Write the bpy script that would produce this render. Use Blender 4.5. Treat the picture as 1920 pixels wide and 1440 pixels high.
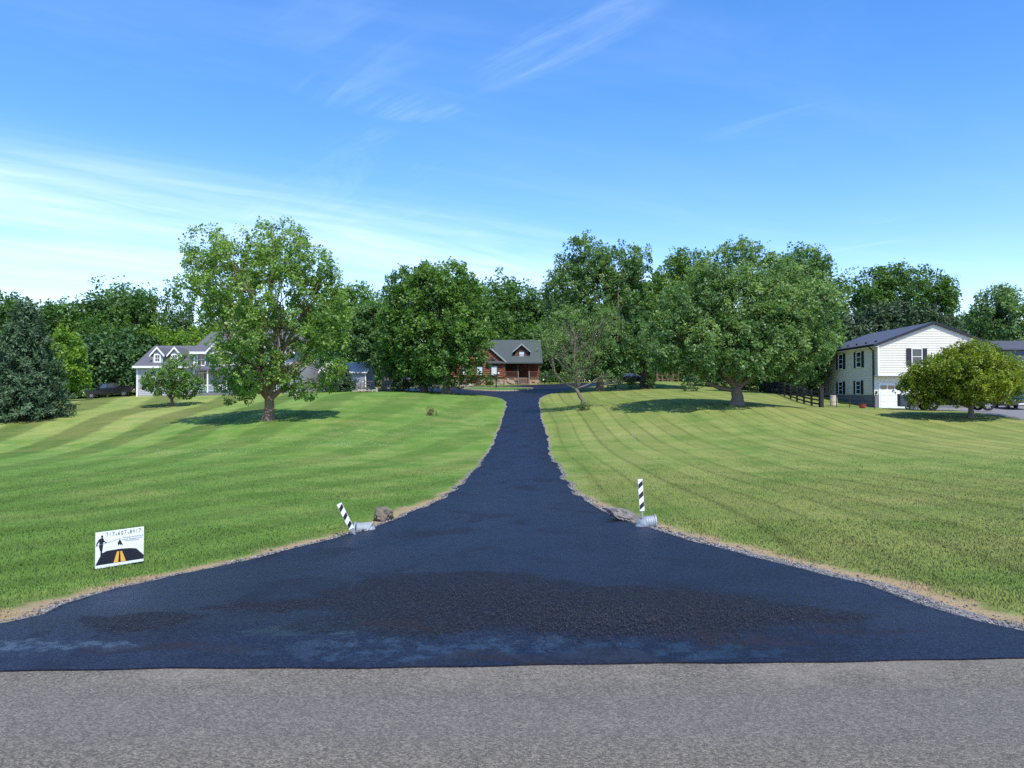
import bpy, bmesh, math, random
import numpy as np
from mathutils import Vector, Matrix, noise as mnoise
from mathutils.geometry import delaunay_2d_cdt

for o in list(bpy.data.objects):
    bpy.data.objects.remove(o)
scene = bpy.context.scene
R = math.radians
random.seed(4)
RNG = np.random.default_rng(11)

# ------------------------------------------------------------------ camera
FPX, EYE, HORIZON = 1400.0, 1.65, 750.0
PITCH = math.atan((HORIZON - 720.0) / FPX)
cam_data = bpy.data.cameras.new('camera')
cam_data.sensor_width = 36.0
cam_data.lens = 36.0 * FPX / 1920.0
cam_data.clip_end = 4000
cam_data.clip_start = 0.05
cam = bpy.data.objects.new('camera', cam_data)
scene.collection.objects.link(cam)
cam.location = (0, 0, EYE)
cam.rotation_euler = (math.pi / 2 + PITCH, 0, 0)
scene.camera = cam

# ------------------------------------------------------------------ sun, sky, exposure
SUN_EL, SUN_AZ = 56.0, 155.0          # azimuth clockwise from +Y (the view direction)
sun_dir = Vector((math.cos(R(SUN_EL)) * math.sin(R(SUN_AZ)), math.cos(R(SUN_EL)) * math.cos(R(SUN_AZ)), math.sin(R(SUN_EL))))
sd = bpy.data.lights.new('sun', 'SUN')
sd.energy = 3.3
sd.angle = R(0.55)
sd.color = (1.0, 0.95, 0.86)
sun = bpy.data.objects.new('sun', sd)
scene.collection.objects.link(sun)
sun.location = (0, 0, 60)
sun.rotation_euler = (-sun_dir).to_track_quat('-Z', 'Y').to_euler()

world = bpy.data.worlds.new('World')
scene.world = world
world.use_nodes = True
wn, wl = world.node_tree.nodes, world.node_tree.links
wn.clear()

def N(tree, typ, loc=(0, 0), **kw):
    n = tree.nodes.new(typ)
    n.location = loc
    for k, v in kw.items():
        setattr(n, k, v)
    return n

def M(tree, op, a, b=None, c=None, clamp=False):
    n = tree.nodes.new('ShaderNodeMath')
    n.operation = op
    n.use_clamp = clamp
    for i, v in enumerate((a, b, c)):
        if v is None:
            continue
        if isinstance(v, (int, float)):
            n.inputs[i].default_value = v
        else:
            tree.links.new(v, n.inputs[i])
    return n.outputs[0]

def SM(tree, v, lo, hi):
    n = tree.nodes.new('ShaderNodeMapRange')
    n.interpolation_type = 'SMOOTHSTEP'
    tree.links.new(v, n.inputs[0])
    n.inputs[1].default_value = lo
    n.inputs[2].default_value = hi
    n.inputs[3].default_value = 0.0
    n.inputs[4].default_value = 1.0
    return n.outputs[0]

def MIX(tree, fac, a, b, blend='MIX'):
    n = tree.nodes.new('ShaderNodeMix')
    n.data_type = 'RGBA'
    n.blend_type = blend
    for sock, v in ((n.inputs[0], fac), (n.inputs[6], a), (n.inputs[7], b)):
        if isinstance(v, (int, float)):
            sock.default_value = v
        elif isinstance(v, tuple):
            sock.default_value = v if len(v) == 4 else (*v, 1)
        else:
            tree.links.new(v, sock)
    return n.outputs[2]

def NOISE(tree, vec, scale, detail=4, rough=0.55, dist=0.0):
    n = tree.nodes.new('ShaderNodeTexNoise')
    n.inputs['Scale'].default_value = scale
    n.inputs['Detail'].default_value = detail
    n.inputs['Roughness'].default_value = rough
    n.inputs['Distortion'].default_value = dist
    if vec is not None:
        tree.links.new(vec, n.inputs['Vector'])
    return n.outputs[0]

def MAPPING(tree, vec, loc=(0, 0, 0), rot=(0, 0, 0), scale=(1, 1, 1)):
    n = tree.nodes.new('ShaderNodeMapping')
    n.inputs['Location'].default_value = loc
    n.inputs['Rotation'].default_value = rot
    n.inputs['Scale'].default_value = scale
    tree.links.new(vec, n.inputs['Vector'])
    return n.outputs[0]

WT = world.node_tree
def ROTSC(tree, vec, ang_, sc_, loc=(0, 0, 0)):
    return MAPPING(tree, MAPPING(tree, vec, loc=loc, rot=(0, 0, -ang_)), scale=sc_)
sky = N(WT, 'ShaderNodeTexSky')
sky.sky_type = 'NISHITA'
sky.sun_disc = False
sky.sun_elevation = R(SUN_EL)
sky.sun_rotation = R(SUN_AZ)
sky.air_density = 1.0
sky.dust_density = 0.15
sky.ozone_density = 1.6
hs = N(WT, 'ShaderNodeHueSaturation')
hs.inputs['Hue'].default_value = 0.502
hs.inputs['Saturation'].default_value = 1.36
hs.inputs['Value'].default_value = 1.10
wl.new(sky.outputs[0], hs.inputs['Color'])
tc = N(WT, 'ShaderNodeTexCoord')
sep = N(WT, 'ShaderNodeSeparateXYZ')
wl.new(tc.outputs['Generated'], sep.inputs[0])
zc = M(WT, 'ADD', M(WT, 'MAXIMUM', sep.outputs[2], 0.0), 0.03)
cu = M(WT, 'DIVIDE', sep.outputs[0], zc)
cv = M(WT, 'DIVIDE', sep.outputs[1], zc)
comb = N(WT, 'ShaderNodeCombineXYZ')
wl.new(cu, comb.inputs[0]); wl.new(cv, comb.inputs[1])
pv = comb.outputs[0]
# cirrus sheet: streaks drawn out along one wind direction
ang = math.atan2(0.58, 0.81)
big = NOISE(WT, ROTSC(WT, pv, ang, (0.20, 0.75, 1)), 1.2, 6, 0.6, 0.6)
fine = NOISE(WT, ROTSC(WT, pv, ang + 0.22, (0.45, 2.0, 1), (3, 1, 0)), 1.6, 6, 0.64, 0.5)
dd = M(WT, 'ADD', M(WT, 'MULTIPLY', M(WT, 'ADD', cu, 2.1), -0.58), M(WT, 'MULTIPLY', M(WT, 'SUBTRACT', cv, 3.0), 0.81))
front = SM(WT, M(WT, 'ADD', dd, M(WT, 'MULTIPLY', M(WT, 'SUBTRACT', big, 0.5), 2.4)), -0.9, 1.3)
sheet = M(WT, 'MULTIPLY', front, SM(WT, M(WT, 'ADD', M(WT, 'MULTIPLY', big, 0.55), M(WT, 'MULTIPLY', fine, 0.45)), 0.28, 0.74))
off_l = M(WT, 'ADD', dd, M(WT, 'MULTIPLY', M(WT, 'SUBTRACT', big, 0.5), 1.5))
core = M(WT, 'SUBTRACT', 1.0, SM(WT, M(WT, 'ABSOLUTE', M(WT, 'SUBTRACT', off_l, 0.15)), 0.0, 0.75))
core = M(WT, 'MULTIPLY', core, SM(WT, M(WT, 'ADD', M(WT, 'MULTIPLY', fine, 0.6), M(WT, 'MULTIPLY', big, 0.4)), 0.2, 0.75))
# a few thin wisps high up
wisp_n = NOISE(WT, ROTSC(WT, pv, -0.86, (0.55, 3.0, 1), (0.35, 0.2, 0)), 1.3, 7, 0.64, 1.1)
wisp_p = NOISE(WT, MAPPING(WT, pv, loc=(4.4, 1.7, 0)), 0.9, 2, 0.5, 0.2)
def blob(cx, cy, an, la, lb):
    q = N(WT, 'ShaderNodeSeparateXYZ')
    wl.new(ROTSC(WT, MAPPING(WT, pv, loc=(-cx, -cy, 0)), an, (1 / la, 1 / lb, 1)), q.inputs[0])
    return M(WT, 'SUBTRACT', 1.0, SM(WT, M(WT, 'ADD', M(WT, 'MULTIPLY', q.outputs[0], q.outputs[0]), M(WT, 'MULTIPLY', q.outputs[1], q.outputs[1])), 0.0, 1.0))
WMASK = M(WT, 'MAXIMUM', M(WT, 'MULTIPLY', SM(WT, wisp_p, 0.54, 0.72), 0.7), M(WT, 'MAXIMUM', blob(0.12, 1.95, -0.83, 0.42, 0.13), blob(-0.42, 2.28, 0.5, 0.34, 0.16)))
wisp = M(WT, 'MULTIPLY', SM(WT, wisp_n, 0.44, 0.82), WMASK)
veil = M(WT, 'MULTIPLY', SM(WT, NOISE(WT, ROTSC(WT, pv, 0.5, (0.4, 1.3, 1), (9, 2, 0)), 0.9, 6, 0.62, 0.6), 0.42, 0.9), 0.09)
cloud = M(WT, 'ADD', M(WT, 'ADD', M(WT, 'ADD', M(WT, 'MULTIPLY', sheet, 0.50), M(WT, 'MULTIPLY', core, 0.44)), M(WT, 'MULTIPLY', wisp, 0.26)), veil, clamp=True)
skyb = MIX(WT, 1.0, hs.outputs[0], (1.04, 0.92, 1.0), 'MULTIPLY')
skyc = MIX(WT, cloud, skyb, (5.2, 5.9, 6.9))
bg = N(WT, 'ShaderNodeBackground')
bg.inputs['Strength'].default_value = 0.15
wl.new(skyc, bg.inputs['Color'])
wo = N(WT, 'ShaderNodeOutputWorld')
wl.new(bg.outputs[0], wo.inputs['Surface'])

vs = scene.view_settings
vs.view_transform = 'Standard'
vs.look = 'None'
vs.exposure = 0.74
vs.gamma = 1.0
vs.use_curve_mapping = False
scene.cycles.use_denoising = False
scene.cycles.max_bounces = 6
scene.cycles.diffuse_bounces = 3
scene.cycles.glossy_bounces = 2
scene.cycles.transmission_bounces = 3
scene.cycles.transparent_max_bounces = 8

# ------------------------------------------------------------------ pixel -> place
def ray(px, py):
    u = (px - 960.0) / FPX
    v = (720.0 - py) / FPX
    cy, sy = math.cos(PITCH), math.sin(PITCH)
    yy = cy - v * sy
    zz = sy + v * cy
    return u / yy, zz / yy            # X and Z slope per metre of depth

def P(px, py, D):
    a, b = ray(px, py)
    return np.array((a * D, D, EYE + b * D))

# ------------------------------------------------------------------ scene-graph helpers
COL = scene.collection

def tag(o, label=None, cat=None, group=None, kind=None):
    if label: o['label'] = label
    if cat: o['category'] = cat
    if group: o['group'] = group
    if kind: o['kind'] = kind
    return o

def empty(name, loc, rz=0.0, label=None, cat=None, group=None):
    o = bpy.data.objects.new(name, None)
    COL.objects.link(o)
    o.empty_display_size = 0.3
    o.location = loc
    o.rotation_euler = (0, 0, rz)
    return tag(o, label, cat, group)

def link(name, me, material=None, parent=None):
    o = bpy.data.objects.new(name, me)
    COL.objects.link(o)
    if material is not None and not me.materials:
        me.materials.append(material)
    if parent is not None:
        o.parent = parent
    return o

def copy_tree(o, parent=None):
    c = o.copy()
    COL.objects.link(c)
    if parent is not None:
        c.parent = parent
    for ch in list(o.children):
        copy_tree(ch, c)
    return c

def np_mesh(name, verts, faces, k):
    """verts (n,3), faces (m,k) as arrays"""
    me = bpy.data.meshes.new(name)
    n, m = len(verts), len(faces)
    me.vertices.add(n)
    me.vertices.foreach_set('co', np.asarray(verts, dtype=np.float32).ravel())
    me.loops.add(m * k)
    me.loops.foreach_set('vertex_index', np.asarray(faces, dtype=np.int32).ravel())
    me.polygons.add(m)
    me.polygons.foreach_set('loop_start', np.arange(0, m * k, k, dtype=np.int32))
    me.update(calc_edges=True)
    return me

def point_attr(me, name, vals):
    a = me.attributes.new(name, 'FLOAT', 'POINT')
    a.data.foreach_set('value', np.asarray(vals, dtype=np.float32))

class MB:
    def __init__(self):
        self.v, self.f = [], []
    def add(self, vs_, fs):
        b = len(self.v)
        self.v += [tuple(map(float, p)) for p in vs_]
        self.f += [tuple(b + i for i in f) for f in fs]
        return self
    def box(self, x0, x1, y0, y1, z0, z1):
        return self.add([(x0, y0, z0), (x1, y0, z0), (x1, y1, z0), (x0, y1, z0), (x0, y0, z1), (x1, y0, z1), (x1, y1, z1), (x0, y1, z1)],
                        [(0, 3, 2, 1), (4, 5, 6, 7), (0, 1, 5, 4), (1, 2, 6, 5), (2, 3, 7, 6), (3, 0, 4, 7)])
    def hexa(self, bottom, top):
        return self.add(list(bottom) + list(top), [(0, 3, 2, 1), (4, 5, 6, 7), (0, 1, 5, 4), (1, 2, 6, 5), (2, 3, 7, 6), (3, 0, 4, 7)])
    def quad(self, a, b, c, d):
        return self.add([a, b, c, d], [(0, 1, 2, 3)])
    def prism(self, poly, fn, a, b):
        """poly of (s,t); fn(s,t,w) -> xyz; extruded from w=a to w=b"""
        n = len(poly)
        vs_ = [fn(s, t, a) for s, t in poly] + [fn(s, t, b) for s, t in poly]
        fs = [tuple(range(n))[::-1], tuple(range(n, 2 * n))] + [(i, (i + 1) % n, n + (i + 1) % n, n + i) for i in range(n)]
        return self.add(vs_, fs)
    def tube(self, pts, rad, n=8, caps=True):
        pts = [Vector(p) for p in pts]
        if isinstance(rad, (int, float)):
            rad = [rad] * len(pts)
        b = len(self.v)
        ref = None
        for i, p in enumerate(pts):
            t = (pts[min(i + 1, len(pts) - 1)] - pts[max(i - 1, 0)]).normalized()
            if ref is None:
                ref = t.orthogonal().normalized()
            ref = (ref - t * ref.dot(t)).normalized()
            bi = t.cross(ref)
            for k in range(n):
                a = 2 * math.pi * k / n
                self.v.append(tuple(p + (ref * math.cos(a) + bi * math.sin(a)) * rad[i]))
        for i in range(len(pts) - 1):
            for k in range(n):
                k2 = (k + 1) % n
                self.f.append((b + i * n + k, b + i * n + k2, b + (i + 1) * n + k2, b + (i + 1) * n + k))
        if caps:
            self.f.append(tuple(b + k for k in range(n))[::-1])
            self.f.append(tuple(b + (len(pts) - 1) * n + k for k in range(n)))
        return self
    def build(self, name, material, parent=None, smooth=False, bevel=0.0):
        me = bpy.data.meshes.new(name)
        me.from_pydata(self.v, [], self.f)
        if bevel > 0:
            bm = bmesh.new(); bm.from_mesh(me)
            bmesh.ops.bevel(bm, geom=list(bm.edges), offset=bevel, segments=2, affect='EDGES', profile=0.6)
            bm.to_mesh(me); bm.free()
        me.update()
        if smooth:
            me.polygons.foreach_set('use_smooth', [True] * len(me.polygons))
        return link(name, me, material, parent)

# ------------------------------------------------------------------ materials
def new_mat(name):
    m = bpy.data.materials.new(name)
    m.use_nodes = True
    t = m.node_tree
    b = t.nodes['Principled BSDF']
    return m, t, b

def mat(name, col, rough=0.8, var=0.0, vscale=3.0, bump=0.0, bscale=20.0, metallic=0.0, spec=0.5, coat=0.0, stretch=(1, 1, 1)):
    m, t, b = new_mat(name)
    b.inputs['Base Color'].default_value = (*col, 1)
    b.inputs['Roughness'].default_value = rough
    b.inputs['Metallic'].default_value = metallic
    b.inputs['Specular IOR Level'].default_value = spec
    b.inputs['Coat Weight'].default_value = coat
    co = N(t, 'ShaderNodeTexCoord').outputs['Object']
    if stretch != (1, 1, 1):
        co = MAPPING(t, co, scale=stretch)
    if var > 0:
        n1 = NOISE(t, co, vscale, 6, 0.6)
        n2 = NOISE(t, co, vscale * 7, 4, 0.6)
        f = M(t, 'ADD', M(t, 'MULTIPLY', n1, 0.65), M(t, 'MULTIPLY', n2, 0.35))
        g = M(t, 'ADD', M(t, 'MULTIPLY', M(t, 'SUBTRACT', f, 0.5), 4 * var), 1.0)
        c = MIX(t, 1.0, (*col, 1), g, 'MULTIPLY')
        t.links.new(c, b.inputs['Base Color'])
    if bump > 0:
        bn = N(t, 'ShaderNodeBump')
        bn.inputs['Strength'].default_value = bump
        bn.inputs['Distance'].default_value = 0.02
        t.links.new(NOISE(t, co, bscale, 6, 0.65), bn.inputs['Height'])
        t.links.new(bn.outputs[0], b.inputs['Normal'])
    return m

def leaf_mat(name, dark, mid, light, trans=0.35, rough=0.5):
    m, t, b = new_mat(name)
    at = N(t, 'ShaderNodeAttribute'); at.attribute_name = 'tint'
    cr = N(t, 'ShaderNodeValToRGB')
    e = cr.color_ramp.elements
    e[0].position, e[0].color = 0.05, (*dark, 1)
    e[1].position, e[1].color = 0.95, (*light, 1)
    k = e.new(0.5); k.color = (*mid, 1)
    t.links.new(at.outputs['Fac'], cr.inputs[0])
    t.links.new(cr.outputs[0], b.inputs['Base Color'])
    b.inputs['Roughness'].default_value = rough
    b.inputs['Specular IOR Level'].default_value = 0.45
    tr = N(t, 'ShaderNodeBsdfTranslucent')
    tcol = MIX(t, 1.0, cr.outputs[0], (1.25, 1.35, 0.6, 1), 'MULTIPLY')
    t.links.new(tcol, tr.inputs[0])
    mx = N(t, 'ShaderNodeMixShader')
    mx.inputs[0].default_value = trans
    t.links.new(b.outputs[0], mx.inputs[1]); t.links.new(tr.outputs[0], mx.inputs[2])
    t.links.new(mx.outputs[0], t.nodes['Material Output'].inputs['Surface'])
    return m

MT = {}
MT['bark'] = mat('bark', (0.13, 0.095, 0.065), 0.95, 0.22, 2.5, 0.9, 9, stretch=(3, 3, 0.6))
MT['bark_grey'] = mat('bark_grey', (0.16, 0.135, 0.105), 0.95, 0.22, 2.5, 0.9, 9, stretch=(3, 3, 0.6))
MT['bark_red'] = mat('bark_red', (0.19, 0.125, 0.085), 0.95, 0.2, 2.5, 0.9, 9, stretch=(3, 3, 0.6))
MT['leaf_light'] = leaf_mat('leaf_light', (0.065, 0.128, 0.029), (0.176, 0.301, 0.065), (0.389, 0.527, 0.154), 0.46)
MT['leaf_maple'] = leaf_mat('leaf_maple', (0.036, 0.093, 0.020), (0.105, 0.218, 0.044), (0.300, 0.445, 0.110), 0.45)
MT['leaf_silver'] = leaf_mat('leaf_silver', (0.036, 0.093, 0.032), (0.106, 0.213, 0.072), (0.324, 0.433, 0.169), 0.45)
MT['leaf_wood'] = leaf_mat('leaf_wood', (0.028, 0.078, 0.016), (0.077, 0.172, 0.032), (0.162, 0.282, 0.054), 0.38, 0.6)
MT['leaf_wood_deep'] = leaf_mat('leaf_wood_deep', (0.026, 0.070, 0.023), (0.065, 0.144, 0.043), (0.126, 0.225, 0.065), 0.25, 0.6)
MT['leaf_yellow'] = leaf_mat('leaf_yellow', (0.050, 0.102, 0.015), (0.165, 0.239, 0.021), (0.413, 0.446, 0.033), 0.32)
MT['leaf_lime'] = leaf_mat('leaf_lime', (0.058, 0.132, 0.012), (0.149, 0.281, 0.027), (0.314, 0.446, 0.045), 0.36)
MT['leaf_olive'] = leaf_mat('leaf_olive', (0.075, 0.142, 0.035), (0.158, 0.264, 0.070), (0.270, 0.412, 0.122), 0.3)
MT['needle'] = leaf_mat('needle', (0.023, 0.057, 0.024), (0.055, 0.110, 0.049), (0.124, 0.198, 0.091), 0.08, 0.65)
MT['needle_dark'] = leaf_mat('needle_dark', (0.018, 0.042, 0.018), (0.040, 0.082, 0.032), (0.085, 0.135, 0.052), 0.08, 0.7)
# ------------------------------------------------------------------ terrain
CP = []                                                  # (x, y, z) seen or inferred heights
for D, z in ((7, -0.10), (9, -0.19), (11, -0.28), (14, -0.52), (18, -0.74), (21, -0.85), (26, -0.97), (30, -1.0), (38, -0.85),
             (45, -0.5), (52, -0.2), (58, 0.08), (66, 0.75), (74, 1.62), (80, 2.08), (84, 2.36), (93, 2.92), (99, 3.28), (106, 3.75), (113, 4.05)):
    CP.append((0.5, D, z))
for px, py, D in (
        # left lawn
        (0, 1165, 5.6), (120, 1118, 7.3), (225, 1086, 9.8), (420, 1040, 9.4), (0, 1030, 10.3), (0, 985, 13.5), (0, 945, 18), (0, 905, 25), (0, 875, 33), (0, 848, 43), (0, 815, 53),
        (300, 985, 13), (300, 930, 19), (300, 890, 25), (300, 850, 36), (250, 812, 50), (450, 940, 17), (560, 905, 22), (450, 870, 30), (450, 822, 43), (503, 787, 50),
        (650, 945, 15.5), (700, 890, 26), (700, 850, 36), (700, 810, 46), (820, 850, 37), (650, 775, 55), (800, 775, 58), (700, 755, 64), (620, 745, 68), (720, 738, 73), (850, 741, 77), (850, 755, 69),
        (50, 783, 62), (200, 785, 60), (120, 770, 70), (322, 763, 74), (250, 770, 68), (420, 765, 66), (420, 745, 80), (300, 742, 88), (560, 742, 78), (200, 746, 94), (90, 752, 100),
        (700, 731, 92), (800, 729, 92), (600, 733, 95), (500, 738, 95), (-250, 800, 62), (-300, 870, 30), (-200, 760, 100), (-700, 1000, 10),
        # right lawn
        (1920, 1165, 5.7), (1700, 1105, 7.5), (1450, 1035, 9.3), (1920, 1020, 10.3), (1600, 985, 12.5), (1920, 960, 14), (1350, 950, 14.5), (1300, 910, 21), (1600, 905, 22), (1920, 895, 23),
        (1200, 880, 28), (1500, 855, 32), (1750, 850, 32), (1920, 850, 32), (1150, 830, 41), (1400, 808, 44), (1650, 805, 45), (1920, 803, 44), (1092, 766, 60), (1200, 785, 53), (1382, 757, 55),
        (1300, 745, 66), (1200, 734, 80), (1124, 734, 82), (1500, 765, 58), (1538, 763, 62), (1460, 738, 78), (1400, 735, 82), (1645, 766, 68), (1750, 769, 58), (1820, 779, 50), (1900, 775, 54),
        (1860, 757, 74), (1950, 757, 74), (1150, 722, 98), (1280, 716, 104), (1050, 726, 98), (1600, 748, 90), (1300, 728, 90), (2150, 790, 50), (2250, 860, 30), (2500, 760, 70), (2600, 1000, 10)):
    CP.append(tuple(P(px, py, D)))
for x, y, z in ((-3, 4.6, 0), (0, 4.6, 0), (3, 4.6, 0), (-8, 5, -0.02), (8, 5, -0.02), (-20, 5, 0), (20, 5, 0), (-45, 5, 0), (45, 5, 0), (0, -20, 0), (-40, -20, 0), (40, -20, 0),
                (-60, 130, 3.6), (0, 135, 5.0), (60, 130, 3.6), (110, 120, 3.0), (-120, 120, 3), (0, 170, 6), (110, 60, 1.5), (-110, 60, 1.0), (-100, 170, 4.5), (100, 170, 4.5)):
    CP.append((x, y, z))
CP = np.array(CP, dtype=float)
RBC = 5.0
def _phi(r2):
    return np.sqrt(r2 + RBC * RBC)
_d2 = ((CP[:, None, :2] - CP[None, :, :2]) ** 2).sum(-1)
ZM = CP[:, 2].mean()
_A = np.block([[_phi(_d2) - 0.25 * np.eye(len(CP)), np.ones((len(CP), 1))], [np.ones((1, len(CP))), np.zeros((1, 1))]])
_w = np.linalg.lstsq(_A, np.append(CP[:, 2] - ZM, 0), rcond=1e-9)[0]

def sst(x, a, b):
    t = np.clip((x - a) / (b - a), 0, 1)
    return t * t * (3 - 2 * t)

def H(x, y):
    x = np.asarray(x, float); y = np.asarray(y, float)
    shp = np.broadcast(x, y).shape
    xf, yf = np.broadcast_to(x, shp).ravel(), np.broadcast_to(y, shp).ravel()
    out = np.empty(len(xf))
    for i in range(0, len(xf), 20000):
        d2 = (xf[i:i + 20000, None] - CP[None, :, 0]) ** 2 + (yf[i:i + 20000, None] - CP[None, :, 1]) ** 2
        out[i:i + 20000] = _phi(d2) @ _w[:-1] + _w[-1] + ZM
    far = sst(np.hypot(xf, yf - 60), 130, 240)
    out = out * (1 - far) + 5.0 * far
    out *= sst(yf, 4.85, 6.2)                              # the public road is level
    return out.reshape(shp)

def h1(x, y):
    return float(H(np.array([x]), np.array([y]))[0])

def ground(px, py, d0=3.5, d1=160.0):
    a, b = ray(px, py)
    D = np.exp(np.linspace(math.log(d0), math.log(d1), 1500))
    g = EYE + b * D - H(a * D, D)
    k = np.nonzero(g < 0)[0]
    if len(k) == 0:
        i = int(np.argmin(g))
        return a * D[i], D[i], float(H(a * D[i], D[i]))
    i = max(k[0], 1)
    t = g[i - 1] / (g[i - 1] - g[i])
    d = D[i - 1] + (D[i] - D[i - 1]) * t
    return a * d, d, float(H(np.array([a * d]), np.array([d]))[0])

def spline(pts, step):
    """Catmull-Rom through 2-D points"""
    p = np.array(pts, float)
    p = np.vstack([2 * p[0] - p[1], p, 2 * p[-1] - p[-2]])
    out = []
    for i in range(1, len(p) - 2):
        n = max(2, int(np.linalg.norm(p[i + 1] - p[i]) / step))
        for k in range(n):
            t = k / n
            a, b, c, d = p[i - 1], p[i], p[i + 1], p[i + 2]
            out.append(0.5 * ((2 * b) + (-a + c) * t + (2 * a - 5 * b + 4 * c - d) * t * t + (-a + 3 * b - 3 * c + d) * t ** 3))
    out.append(p[-2])
    return np.array(out)

# outline of the sealed driveway
LEFT = [(0, 1170), (110, 1138), (220, 1106), (330, 1079), (430, 1060), (530, 1038), (600, 1018), (660, 1003), (700, 992), (745, 974), (790, 955), (830, 936), (865, 908), (893, 880)]
RIGHT = [(1920, 1187), (1800, 1152), (1650, 1110), (1500, 1070), (1400, 1045), (1300, 1016), (1220, 992), (1165, 975), (1110, 948), (1076, 922), (1056, 895), (1043, 870)]
Lw = [(-5.3, 4.85), (-4.4, 5.05)] + [ground(*p)[:2] for p in LEFT]
Rw = [(5.6, 4.95), (4.6, 5.05)] + [ground(*p)[:2] for p in RIGHT]
def drive_c(D):
    return 0.12 + 0.55 * float(sst(D, 28, 50)) + 0.35 * float(sst(D, 52, 74))
for D in (34, 39, 45, 51, 58, 65):
    Lw.append((drive_c(D) - 1.5, D)); Rw.append((drive_c(D) + 1.52, D))
Lw += [(-0.55, 71), (-1.1, 75.5), (-2.8, 79.3), (-6, 82.5), (-10, 85), (-15, 87), (-17, 90), (-16, 94), (-13, 98), (-9, 101.5), (-3, 104.5), (3, 106)]
Rw += [(2.55, 71), (2.9, 76), (4.0, 81.5), (6.5, 88), (9.5, 94.5), (13.5, 101), (16.5, 107), (16.5, 111), (13, 111), (9, 109), (6, 107)]
Ls, Rs = spline(Lw, 0.35), spline(Rw, 0.35)
def wob(s, k):
    return np.array([0.16 * mnoise.fractal(Vector((q * 0.55, k * 7.1, 0)), 0.8, 2.1, 5) + 0.025 * mnoise.noise(Vector((q * 3.7, k * 3.3, 2))) for q in s])
Ls[3:, 0] += wob(Ls[3:, 1], 0.4); Rs[3:, 0] += wob(Rs[3:, 1], 2.1)
front_x = np.linspace(-5.2, 5.5, 60)
front_px = [(0, 1262), (300, 1256), (600, 1257), (900, 1252), (1300, 1246), (1600, 1244), (1920, 1237)]
fw = np.array([ground(*p)[:2] for p in front_px])
front_y = np.interp(front_x, fw[:, 0], fw[:, 1]) + 0.006 * np.sin(front_x * 3.1) + 0.006 * np.sin(front_x * 8.3)
DRIVE = np.vstack([np.column_stack([front_x, front_y]), Rs, Ls[::-1]])

def pip(x, y, poly):
    x = np.asarray(x); y = np.asarray(y)
    ins = np.zeros(x.shape, bool)
    x0, y0 = poly[-1]
    for x1, y1 in poly:
        c = ((y1 > y) != (y0 > y))
        with np.errstate(divide='ignore', invalid='ignore'):
            xi = (x0 - x1) * (y - y1) / (y0 - y1) + x1
        ins ^= c & (x < xi)
        x0, y0 = x1, y1
    return ins

EDGE_SEG = np.vstack([np.column_stack([Ls[:-1], Ls[1:]]), np.column_stack([Rs[:-1], Rs[1:]])])
def edge_dist(x, y, chunk=20000):
    x = np.asarray(x, float).ravel(); y = np.asarray(y, float).ravel()
    out = np.empty(len(x))
    sel = EDGE_SEG[:, 1] < y.max() + 3
    a, b = EDGE_SEG[sel][:, :2], EDGE_SEG[sel][:, 2:]
    ab = b - a
    l2 = (ab ** 2).sum(1) + 1e-9
    for i in range(0, len(x), chunk):
        p = np.column_stack([x[i:i + chunk], y[i:i + chunk]])
        t = np.clip(((p[:, None, :] - a[None]) * ab[None]).sum(-1) / l2[None], 0, 1)
        q = a[None] + t[..., None] * ab[None]
        out[i:i + chunk] = np.sqrt(((p[:, None, :] - q) ** 2).sum(-1).min(1))
    return out

def graded(start, step, flat, growth, end):
    xs, s = [start], step
    while xs[-1] < end:
        if xs[-1] - start > flat:
            s *= growth
        xs.append(xs[-1] + s)
    return xs
gx = graded(0, 0.2, 7, 1.045, 1400)
gx = np.array([-v for v in gx[:0:-1]] + gx)
gy = np.array([-v for v in graded(-4.0, 0.8, 2, 1.2, 500)[:0:-1]] + graded(4.0, 0.2, 13, 1.03, 1500))
GX, GY = np.meshgrid(gx, gy)
GZ = H(GX, GY)
nX, nY = len(gx), len(gy)
idx = np.arange(nX * nY).reshape(nY, nX)
faces = np.stack([idx[:-1, :-1], idx[:-1, 1:], idx[1:, 1:], idx[1:, :-1]], -1).reshape(-1, 4)
tverts = np.column_stack([GX.ravel(), GY.ravel(), GZ.ravel()])
tme = np_mesh('lawn', tverts, faces, 4)
ed = np.full(nX * nY, 9.0)
near = (np.abs(tverts[:, 0]) < 22) & (tverts[:, 1] > 3) & (tverts[:, 1] < 116)
ed[near] = edge_dist(tverts[near, 0], tverts[near, 1])
ed[near & pip(tverts[:, 0], tverts[:, 1], DRIVE)] = 0.0
ed = np.minimum(ed, np.where(tverts[:, 1] < 60, np.maximum(0, (tverts[:, 1] - 5.15)) * 1.0 + 0.0, 9.0))
point_attr(tme, 'edge', ed)
tme.polygons.foreach_set('use_smooth', [True] * len(tme.polygons))

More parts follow.
